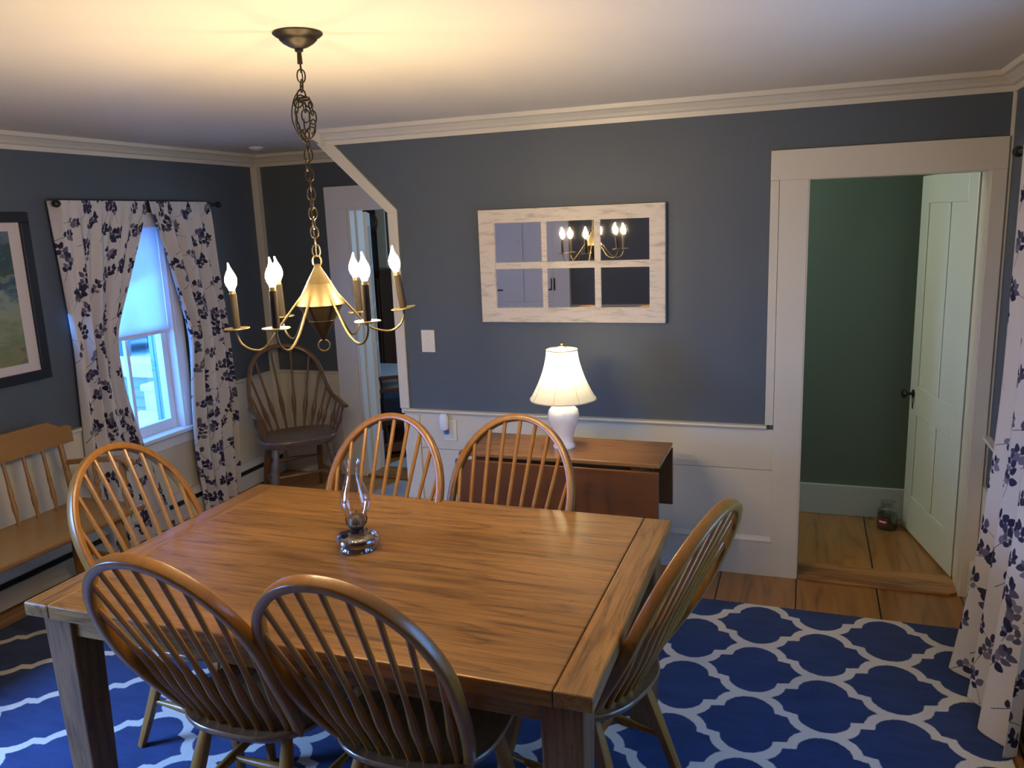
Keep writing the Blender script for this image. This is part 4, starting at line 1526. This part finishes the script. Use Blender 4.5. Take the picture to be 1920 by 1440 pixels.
def curtain(label, fn, Wf, Hf, seed):
    """fn(s, t) arrays (s across, t 0 bottom..1 top) -> X, Y, Z arrays"""
    nu, nv, sd, tone = sprig_sdf(Wf, Hf, seed)
    S, Tt = np.meshgrid(np.linspace(0, 1, nu), np.linspace(0, 1, nv))
    X, Y, Z = fn(S, Tt)
    me = bpy.data.meshes.new('curtain')
    idx = np.arange(nu * nv).reshape(nv, nu)
    quads = np.stack([idx[:-1, :-1], idx[:-1, 1:], idx[1:, 1:], idx[1:, :-1]], -1).reshape(-1, 4)
    me.from_pydata(np.stack([X.ravel(), Y.ravel(), Z.ravel()], 1).tolist(), [], quads.tolist())
    me.polygons.foreach_set('use_smooth', [True] * len(me.polygons))
    at = me.attributes.new('leaf_edge', 'FLOAT', 'POINT'); at.data.foreach_set('value', sd.ravel().astype(np.float32))
    at = me.attributes.new('leaf_tone', 'FLOAT', 'POINT'); at.data.foreach_set('value', tone.ravel().astype(np.float32))
    me.materials.append(CLOTH)
    o = bpy.data.objects.new('curtain', me)
    COL.objects.link(o)
    md = o.modifiers.new('thick', 'SOLIDIFY'); md.thickness = 0.0016; md.offset = 0
    return tag(o, label, 'curtain')


CXW = LX + 0.085


def lerp_tab(z, tab):
    zs = [p[0] for p in tab]; ys = [p[1] for p in tab]
    return np.interp(z, zs, ys)


def smooth_tab(z, tab):
    # average a few samples so the edge line is soft
    return sum(lerp_tab(z + d_, tab) for d_ in (-0.08, -0.04, 0, 0.04, 0.08)) / 5


def rod_pocket(X, Z):
    k_ = np.clip((Z - 1.86) / 0.08, 0, 1)
    k_ = k_ * k_ * (3 - 2 * k_)
    ctr = CXW + 0.0125 + 0.004 * (X - CXW) / 0.02
    return X * (1 - k_) + np.maximum(ctr, CXW + 0.0115) * k_


def left_panel(S, Tt):
    Z = 0.022 + (1.992 - 0.022) * Tt
    Lo = smooth_tab(Z, [(0.0, 3.235), (0.6, 3.205), (1.25, 3.235), (1.62, 3.222), (1.99, 3.20)])
    Ro = smooth_tab(Z, [(0.0, 3.735), (0.35, 3.635), (0.57, 3.575), (0.9, 3.50), (1.2, 3.478), (1.3, 3.50), (1.62, 3.66), (1.9, 3.80), (1.99, 3.815)])
    w_ = Ro - Lo
    s2 = S
    Y = Lo + w_ * s2
    gather = np.clip(0.62 / w_, 1, 3)
    lowsoft = 0.5 + 0.5 * np.clip((1.99 - Z) * 3, 0, 1)
    X = CXW + (0.011 + 0.016 * (gather - 1)) * np.sin(2 * PI * (3.6 * S + 0.25 * Z) + 0.5) * lowsoft + 0.007 * np.sin(2 * PI * 8.3 * S + 2 * Z)
    X += 0.02 * np.clip((S - 0.85) / 0.15, 0, 1) * np.clip((1.8 - Z), 0, 1)
    X = rod_pocket(X, Z)
    ret = np.clip((0.05 - S) / 0.05, 0, 1)
    X = X * (1 - ret) + (LX + 0.03) * ret
    return X, Y, Z


def right_panel(S, Tt):
    Z = 0.030 + (1.992 - 0.030) * Tt
    Lo = smooth_tab(Z, [(0.0, 3.99), (0.42, 3.955), (0.8, 3.975), (1.12, 4.02), (1.2, 4.02), (1.34, 3.99), (1.70, 3.90), (1.94, 3.835), (1.99, 3.825)])
    Ro = smooth_tab(Z, [(0.0, 4.34), (0.35, 4.38), (0.63, 4.41), (1.08, 4.385), (1.58, 4.352), (1.99, 4.35)])
    w_ = Ro - Lo
    Y = Lo + w_ * S
    X = CXW + (0.014 + 0.028 * np.clip((0.55 - w_) / 0.2, 0, 1)) * np.sin(2 * PI * 4.0 * S + 0.4 + 0.4 * Z) + 0.006 * np.sin(2 * PI * 9.1 * S)
    X = rod_pocket(X, Z) + 0.002
    return X, Y, Z


curtain('white curtain panel with navy leaf print left of the bright window', left_panel, 0.86, 1.98, 5)
cp = curtain('white curtain panel with navy leaf print right of the bright window, gathered narrow', right_panel, 0.80, 1.98, 8)
# tieback on right panel
# rod
rd = thing('curtain_rod', 'black curtain rod with ball ends above the left wall window', 'curtain rod', (CXW, 3.83, 1.975))
MB().tube([(0, -0.60, 0), (0, 0.60, 0)], 0.0085, 12).build('rod', BLACK, rd)
for y in (-0.60, 0.60):
    s_ = 1 if y > 0 else -1
    MB().tube([(0, y, 0), (0, y + s_ * 0.008, 0), (0, y + s_ * 0.02, 0), (0, y + s_ * 0.035, 0), (0, y + s_ * 0.042, 0)], [0.012, 0.017, 0.021, 0.016, 0.005], 14).build('finial', BLACK, rd)
    MB().box(-0.083, 0.004, y * 0.965 - 0.005, y * 0.965 + 0.005, -0.010, 0.0).build('bracket', BLACK, rd)


def right_wall_panel(S, Tt):
    Z = 0.018 + (1.992 - 0.018) * Tt
    # top: along the rod toward the camera; the hem spreads into the room
    low = np.clip((1.2 - Z) / 1.2, 0, 1) ** 1.5
    Y = (3.42 - 0.10 * low) - S * (0.66 - 0.05 * low)
    X = 0.725 - 0.062 * low - 0.012 * (1 - Tt)
    fold = np.sin(2 * PI * 3.1 * S - 0.6 + 0.15 * Z)
    X = X + (0.026 + 0.020 * low) * fold * -1
    # first fold kicks out at the hem
    X = X - 0.035 * low ** 2 * np.exp(-((S - 0.12) / 0.10) ** 2)
    Y = Y + 0.015 * low * np.sin(2 * PI * 3.1 * S)
    X = np.minimum(X, 0.756)
    return X, Y, Z


curtain('white curtain panel with navy leaf print pooling on the rug at the right edge', right_wall_panel, 1.0, 1.98, 21)
rd2 = thing('curtain_rod', 'black curtain rod on the right wall', 'curtain rod', (0.712, 2.42, 1.975))
MB().tube([(0, -1.28, 0), (0, 1.06, 0)], 0.0085, 12).build('rod', BLACK, rd2)
MB().tube([(0, 1.06, 0), (0, 1.068, 0), (0, 1.08, 0), (0, 1.095, 0), (0, 1.102, 0)], [0.012, 0.017, 0.021, 0.016, 0.005], 14).build('finial', BLACK, rd2)
MB().box(0.0, 0.078, 1.03, 1.04, -0.010, 0.0).build('bracket', BLACK, rd2)
MB().box(0.0, 0.078, -1.25, -1.24, -0.010, 0.0).build('bracket', BLACK, rd2)

# ------------------------------------------------------------------ oil lamp on the table
OLX, OLY = -1.356, 2.158
oll = thing('oil_lamp', 'clear glass finger oil lamp with tall chimney on the dining table', 'oil lamp', (OLX, OLY, TT), math.radians(0))
font = [(0.053, 0.0), (0.060, 0.003), (0.058, 0.010), (0.056, 0.014), (0.066, 0.020), (0.071, 0.030), (0.070, 0.040), (0.064, 0.049), (0.046, 0.055), (0.022, 0.058)]


def beads(a, z):
    return 1 + (0.02 * math.cos(a * 28) if z < 0.012 else 0)


MB().lathe(font, n=84, wob=beads).build('glass_font', FONTGLASS, oll)
MB().lathe([(0.020, 0.056), (0.022, 0.058), (0.022, 0.072), (0.018, 0.074)], n=24).build('collar', BLACK, oll)
MB().lathe([(0.018, 0.074), (0.024, 0.076), (0.030, 0.082), (0.031, 0.086), (0.028, 0.088), (0.028, 0.104), (0.022, 0.114), (0.010, 0.120), (0.004, 0.121)], n=28,
           wob=lambda a, z: 1 + (0.03 * math.cos(a * 14) if 0.088 < z < 0.105 else 0)).build('burner', paint('tarnished_burner', (0.14, 0.12, 0.08), 0.4, 0.05, 100, 0.2, metal=0.7), oll)
q = MB()
for k in range(4):
    a = PI / 2 * k + 0.5
    q.tube([(0.030 * math.cos(a), 0.030 * math.sin(a), 0.084), (0.034 * math.cos(a), 0.034 * math.sin(a), 0.10), (0.031 * math.cos(a), 0.031 * math.sin(a), 0.118)], 0.0022, 6)
q.build('chimney_prong', BLACK, oll)
chim = [(0.0275, 0.088), (0.0285, 0.096), (0.030, 0.105), (0.037, 0.120), (0.046, 0.140), (0.050, 0.158), (0.0485, 0.175), (0.041, 0.200), (0.031, 0.225), (0.0245, 0.245), (0.0215, 0.262), (0.0215, 0.278), (0.0245, 0.292), (0.0265, 0.299)]
MB().lathe(chim, n=48, cap=False, wob=lambda a, z: 1 + (0.04 * math.cos(a * 10) if z > 0.295 else 0)).build('glass_chimney', LAMPGLASS, oll)
hd = math.radians(-92)
hx_, hy_ = math.cos(hd), math.sin(hd)
q = MB().tube([(hx_ * (0.066 + 0.022 * math.sin(t)), hy_ * (0.066 + 0.022 * math.sin(t)), 0.022 + 0.020 * -math.cos(t) + 0.004) for t in np.linspace(-0.4, PI + 0.4, 18)], 0.0045, 10)
q.build('finger_handle', FONTGLASS, oll)
MB().lathe([(0.013, 0.048), (0.014, 0.052), (0.013, 0.064), (0.008, 0.066)], c=(-0.030, -0.035, 0), n=20).build('filler_cap', BLACK, oll)

# ------------------------------------------------------------------ jar candle in the hall
jc = thing('jar_candle', 'glass jar candle with dark green wax on the hallway floor by the door', 'candle', (0.475, 4.79, 0))
MB().lathe([(0.050, 0.0), (0.055, 0.004), (0.055, 0.095), (0.053, 0.110), (0.040, 0.124), (0.036, 0.132), (0.036, 0.150), (0.040, 0.153), (0.040, 0.160)], n=36, cap=False).build('glass_jar', JARGLASS, jc)
MB().lathe([(0.051, 0.003), (0.052, 0.006), (0.052, 0.085), (0.048, 0.088)], n=32).build('wax', WAX, jc)
lbm = MB()
for k in range(12):
    a = math.radians(-150 + 5 * k); b = math.radians(-150 + 5 * (k + 1))
    r = 0.0562
    lbm.add([(r * math.cos(a), r * math.sin(a), 0.025), (r * math.cos(b), r * math.sin(b), 0.025), (r * math.cos(b), r * math.sin(b), 0.075), (r * math.cos(a), r * math.sin(a), 0.075)], [(0, 1, 2, 3)])
lb = lbm.build('label', LABELR, jc, solid=0.0006)
lbm = MB()
for k in range(8):
    a = math.radians(-140 + 5 * k); b = math.radians(-140 + 5 * (k + 1))
    r = 0.0570
    lbm.add([(r * math.cos(a), r * math.sin(a), 0.046), (r * math.cos(b), r * math.sin(b), 0.046), (r * math.cos(b), r * math.sin(b), 0.056), (r * math.cos(a), r * math.sin(a), 0.056)], [(0, 1, 2, 3)])
lbm.build('label_band', WHITE, lb, solid=0.0004)

# ------------------------------------------------------------------ ceiling sensor
ss = thing('ceiling_sensor', 'small white round sensor on the ceiling near the left corner', 'sensor', (-3.33, 4.48, H))
MB().lathe([(0.045, 0.0), (0.045, -0.006), (0.030, -0.014), (0.012, -0.020), (0.004, -0.021)], n=28).build('body', WHITE, ss)

# ------------------------------------------------------------------ chandelier
CC = Vector((-1.317, 2.0, 0))
ch = thing('chandelier', 'aged brass six-candle chandelier hanging by a chain over the table', 'chandelier', (CC.x, CC.y, H))
ch_o = Vector((CC.x, CC.y, H))


def cbuild(mb, name, mat, parent=None):
    return loc_build(mb, name, mat, parent or ch, ch_o)


can = [(0.066, H), (0.067, H - 0.004), (0.060, H - 0.010), (0.052, H - 0.014), (0.050, H - 0.019), (0.040, H - 0.028), (0.026, H - 0.036), (0.012, H - 0.041), (0.011, H - 0.048), (0.004, H - 0.052)]
cbuild(MB().lathe(can, c=(CC.x, CC.y, 0), n=40), 'canopy', BRONZE)
cbuild(MB().tube([(CC.x, CC.y, H - 0.045), (CC.x, CC.y, H - 0.080)], [0.006, 0.0075], 10), 'canopy_loop', BRONZE)


def link(mb, c, ax, side, L=0.034, W=0.0125, r=0.0021):
    """oval chain link centred at c, long axis ax, flat in plane ax/side"""
    ax = Vector(ax).normalized(); side = Vector(side)
    side = (side - ax * side.dot(ax)).normalized()
    P = []
    for k in range(16):
        a = 2 * PI * k / 16
        ca, sa = math.cos(a), math.sin(a)
        P.append(Vector(c) + ax * (ca * L / 2 * (1 if abs(ca) < 2 else 1)) + side * (sa * W * (abs(sa) ** -0.25 if abs(sa) > 1e-3 else 1)) * 0.9)
    mb.tube(P, r, 6, closed=True)


chain = MB()
z = H - 0.085
k = 0
view = Vector((0.835, 0.55, 0)); dep = Vector((-0.55, 0.835, 0))
while z > 1.725:
    s_ = view if k % 2 else dep
    off = view * (0.004 * math.sin(k * 1.7)) if 1.95 < z < 2.2 else Vector((0, 0, 0))
    s2 = (s_ + (view if k % 2 == 0 else dep) * 0.35 * math.sin(k * 2.1)).normalized()
    link(chain, Vector((CC.x, CC.y, z)) + off, (0.08 * math.sin(k), 0, 1), s2)
    z -= 0.0262
    k += 1
# knot of doubled chain
rk = random.Random(3)
for k in range(13):
    f_ = k / 12
    a = 2 * PI * f_
    c = Vector((CC.x, CC.y, 2.100)) + view * (0.022 * math.sin(a)) + Vector((0, 0, 0.048 * math.cos(a))) + dep * (0.008 * math.sin(2 * a))
    tdir = view * math.cos(a) * 0.4 + Vector((0, 0, -math.sin(a)))
    link(chain, c, tdir + Vector((0, 0, 0.05)), (view * rk.uniform(-1, 1) + dep * rk.uniform(-1, 1)), 0.036, 0.0125)
cbuild(chain, 'chain', BRONZE)
cord = catmull([(CC.x, CC.y, H - 0.07)] + [tuple(Vector((CC.x, CC.y, zz)) + view * o_) for zz, o_ in ((2.19, 0.002), (2.15, -0.024), (2.10, -0.034), (2.06, -0.022), (2.03, 0.0), (1.95, 0.003), (1.85, -0.003), (1.72, 0.0))], 8)
cbuild(MB().tube(cord, 0.0017, 6), 'lamp_cord', BRONZE)
# top loop ring
lp_ = MB()
link(lp_, (CC.x, CC.y, 1.708), (0, 0, 1), view, 0.030, 0.013, 0.0025)
cbuild(lp_, 'top_loop', BRASS)
upper_ = [(0.005, 1.700), (0.0085, 1.697), (0.010, 1.690), (0.0345, 1.6475), (0.0355, 1.6465), (0.0350, 1.6450), (0.0360, 1.6435), (0.068, 1.5855), (0.0685, 1.5840), (0.066, 1.5830)]
cbuild(MB().lathe(upper_, c=(CC.x, CC.y, 0), n=48), 'upper_cone', BRASS)
lower_ = [(0.063, 1.5838), (0.064, 1.5825), (0.0375, 1.5385), (0.0385, 1.5375), (0.0370, 1.5360), (0.006, 1.4830), (0.003, 1.4800)]
cbuild(MB().lathe(lower_, c=(CC.x, CC.y, 0), n=48), 'lower_cone', BRONZE)
rg = MB().tube([Vector((CC.x, CC.y, 1.4640)) + view * (0.0165 * math.cos(a)) + Vector((0, 0, 0.0165 * math.sin(a))) for a in np.linspace(0, 2 * PI, 28, endpoint=False)], 0.0024, 8, closed=True)
cbuild(rg, 'finial_ring', BRASS)
cups = [(180, 1.528, -1.0), (240, 1.545, 0.5), (120, 1.534, -1.5), (60, 1.535, -3), (300, 1.548, 0.0), (0, 1.557, -7.5)]
RC = 0.237
for ang_, cz, tilt in cups:
    a = math.radians(ang_)
    dv = view * math.cos(a) + dep * math.sin(a)
    c = Vector((CC.x, CC.y, cz)) + dv * RC
    arm = [Vector((CC.x, CC.y, 1.612)) + dv * 0.050, Vector((CC.x, CC.y, 1.600)) + dv * 0.060, Vector((CC.x, CC.y, 1.560)) + dv * 0.092, Vector((CC.x, CC.y, 1.515)) + dv * 0.128,
           Vector((CC.x, CC.y, cz - 0.060)) + dv * 0.168, Vector((CC.x, CC.y, cz - 0.062)) + dv * 0.200, Vector((CC.x, CC.y, cz - 0.045)) + dv * 0.226, Vector((CC.x, CC.y, cz - 0.02)) + dv * RC, Vector((CC.x, CC.y, cz)) + dv * RC]
    arm_o = cbuild(MB().tube(catmull(arm, 7), 0.0034, 8), 'arm', BRASS)
    up = (Vector((0, 0, 1)) + view * math.tan(math.radians(tilt))).normalized()
    cbuild(MB().tube([c - up * 0.003, c - up * 0.001, c + up * 0.001, c + up * 0.003], [0.010, 0.033, 0.037, 0.036], 28), 'drip_pan', BRASS, arm_o)
    cbuild(MB().tube([c + up * 0.002, c + up * 0.100], [0.0105, 0.0105], 18), 'candle_sleeve', SLEEVE, arm_o)
    b0 = c + up * 0.100
    cbuild(MB().tube([b0, b0 + up * 0.010], [0.0085, 0.0085], 16), 'socket_ring', BRASS, arm_o)
    side = view if ang_ not in (0, 60) else -view
    prof_ = [(0.0, 0.0075), (0.006, 0.0095), (0.014, 0.0140), (0.024, 0.0165), (0.034, 0.0160), (0.044, 0.0125), (0.053, 0.0080), (0.061, 0.0045), (0.069, 0.0028), (0.076, 0.0014)]
    P = [b0 + up * (0.010 + h_) - side * (0.003 * max(0, (h_ - 0.05) / 0.026) ** 1.5) for h_, r in prof_]
    cbuild(MB().tube(P, [r for h_, r in prof_], 18), 'flame_bulb', BULB, arm_o)

# ------------------------------------------------------------------ cupboard behind the camera (seen in the mirror)
cup = thing('built_in_cupboard', 'tall pale cupboard with black hinges reflected in the mirror', 'cupboard', (-2.69, BY + 0.012, 0))
MB().box(-1.0, 0.60, 0.0, 0.10, 0.0, H - 0.09).build('body', WHITE, cup, 0.003)
for i, (a, b, z0, z1) in enumerate(((-0.29, 0.055, 0.83, 2.18), (0.063, 0.41, 0.83, 2.18), (-0.29, 0.055, 0.10, 0.79), (0.063, 0.41, 0.10, 0.79))):
    dr = MB().box(a, b, 0.10, 0.118, z0, z1).build('cupboard_door', WHITE, cup, 0.003)
    xx = 0.055 - 0.04 if i % 2 == 0 else 0.063 + 0.04
    k_ = MB().tube([(xx, 0.118, 1.52 if i < 2 else 0.5), (xx, 0.130, 1.52 if i < 2 else 0.5), (xx, 0.138, 1.52 if i < 2 else 0.5), (xx, 0.148, 1.52 if i < 2 else 0.5)], [0.007, 0.007, 0.016, 0.012], 14)
    k_.build('knob', WHITE, dr)
    if i < 2:
        s_ = 1 if i == 0 else -1
        xh = a if i == 0 else b
        hq = MB()
        for zc in (1.03, 2.0):
            hq.box(xh - 0.018 * s_ - 0.008, xh - 0.018 * s_ + 0.008, 0.112, 0.122, zc - 0.07, zc + 0.07)
            hq.box(xh + 0.018 * s_ - 0.008, xh + 0.018 * s_ + 0.008, 0.116, 0.122, zc - 0.07, zc + 0.07)
            hq.box(xh + 0.026 * s_, xh + 0.095 * s_, 0.116, 0.122, zc - 0.07, zc - 0.052)
        hq.build('hinge', BLACK, dr)

# ------------------------------------------------------------------ outside the visible window
struct('trim_24', MB().box(-16, -4.45, -2.0, 19.0, -0.5, -0.42).box(-4.45, LX - WT - 0.02, -2.0, 4.9, -0.5, -0.42), paint('snowy_ground', (0.75, 0.78, 0.82), 0.9, 0.2, 5, 0.1), 'snowy ground outside the window', 'ground')
pr = thing('porch_wall', 'clapboard porch half-wall with white cap outside the window', 'porch', (-5.6, 5.2, -0.42))
CLAP = paint('lavender_clapboard', (0.30, 0.28, 0.50), 0.7, 0.05, 30, 0.03)
SNOWW = paint('bright_white_exterior', (0.9, 0.93, 0.96), 0.6, 0.02, 30, 0.01)
q = MB()
z = 0.0
while z < 1.04:
    q.prism([(0, z), (-0.018, z), (-0.004, z + 0.088), (0, z + 0.088)], lambda u, v, t: (t, u, v), -1.6, 1.0)
    z += 0.088
q.box(-1.6, 1.0, 0.001, 0.10, 0, 1.05)
q.build('clapboard_siding', CLAP, pr)
MB().box(-1.65, 1.05, -0.06, 0.20, 1.056, 1.185).build('cap_rail', SNOWW, pr, 0.01)
nw = thing('newel_post', 'white stair post with cap outside the window', 'post', (-4.90, 5.02, -0.42))
MB().box(-0.09, 0.09, -0.07, 0.07, 0, 0.985).build('post_body', SNOWW, nw, 0.01)
MB().box(-0.115, 0.115, -0.085, 0.085, 0.985, 1.045).build('post_cap', SNOWW, nw, 0.02)
rl = MB().prism([(4.05, -0.42), (4.92, -0.42), (4.92, 0.42), (4.70, 0.36), (4.05, 0.10)], lambda u, v, t: (t, u, v), -5.02, -4.2).build('snowy_stair_block', SNOWW, None, 0.01)
tag(rl, 'white sloping snow-covered stair outside the window', 'stair')
hw = MB()
hw.box(LX - WT - 0.112, LX - WT - 0.018, 4.035, 4.06, -0.4, 2.4)
hw.box(LX - WT - 0.080, LX - WT - 0.074, 4.030, 4.06, -0.4, 2.4).box(LX - WT - 0.050, LX - WT - 0.044, 4.030, 4.06, -0.4, 2.4)
o_ = hw.build('exterior_window_board', paint('blue_grey_boards', (0.22, 0.30, 0.45), 0.7, 0.05, 30, 0.03), None, 0.003)
tag(o_, 'blue grey grooved board just outside the window', 'board')
TR = paint('pale_tree_bark', (0.45, 0.48, 0.50), 0.9, 0.4, 20, 0.3)
TRD = paint('dark_tree_bark', (0.10, 0.13, 0.16), 0.9, 0.4, 20, 0.3)
tr = random.Random(5)
for k in range(14):
    x = (-8.6 if k % 2 else -10.2) + tr.uniform(-0.1, 0.1); y = 6.8 + k * 0.5 + tr.uniform(-0.05, 0.05)
    r = tr.uniform(0.03, 0.06) * (1.5 if k % 4 == 0 else 1)
    P = [(x + 0.05 * math.sin(i + k), y + 0.05 * math.sin(i * 1.3 + k), -0.42 + i * 0.8) for i in range(7)]
    q = MB().tube(P, [r * (1 - 0.09 * i) for i in range(7)], 8)
    for b_i in range(9):
        z0 = 0.3 + b_i * 0.45; a = tr.uniform(0, 6.28)
        L_ = tr.uniform(0.25, 0.45)
        i0 = min(6, (z0 + 0.42) / 0.8)
        px_, py_ = x + 0.05 * math.sin(i0 + k), y + 0.05 * math.sin(i0 * 1.3 + k)
        q.tube([(px_, py_, z0), (px_ + L_ * 0.5 * math.cos(a), py_ + L_ * 0.5 * math.sin(a), z0 + 0.15), (px_ + L_ * math.cos(a), py_ + L_ * math.sin(a), z0 + 0.45)], [0.012, 0.008, 0.003], 5)
    o_ = q.build('bare_tree', TR if k % 4 == 0 else TRD)
    tag(o_, ('pale' if k % 4 == 0 else 'dark') + ' bare tree in the woods outside the window', 'tree', 'pale bare trees outside the window' if k % 4 == 0 else 'dark bare trees outside the window')
EVG = paint('evergreen_foliage', (0.03, 0.07, 0.06), 0.9, 0.5, 12, 0.4)
for k in range(9):
    x = -12.4 - 2.2 * (k % 2) + tr.uniform(-0.1, 0.1); y = 8.4 + k * 1.05
    hgt = tr.uniform(4.2, 6.0)
    prof_ = []
    nl = 9
    for i in range(nl):
        f0 = i / nl
        rr_ = 0.95 * (1 - f0) + 0.05
        prof_ += [(rr_ * 0.55, 0.35 + hgt * f0 + 0.10), (rr_, 0.35 + hgt * f0)]
    prof_ = [(0.07, 0.0), (0.07, 0.34)] + [p for i in range(nl) for p in ((0.95 * (1 - i / nl) + 0.05, 0.35 + hgt * i / nl), ((0.95 * (1 - i / nl) + 0.05) * 0.5, 0.35 + hgt * (i + 0.9) / nl))] + [(0.01, 0.35 + hgt * 1.05)]
    ph_ = tr.uniform(0, 6)
    o_ = MB().lathe(prof_, n=40, wob=lambda a, z: 1 + 0.16 * math.sin(a * 9 + z * 5 + ph_) + 0.10 * math.sin(a * 17 - z * 3)).build('evergreen_tree', EVG)
    o_.location = (x, y, -0.42)
    tag(o_, 'dark evergreen tree in the woods outside the window', 'tree', 'evergreens outside the window')
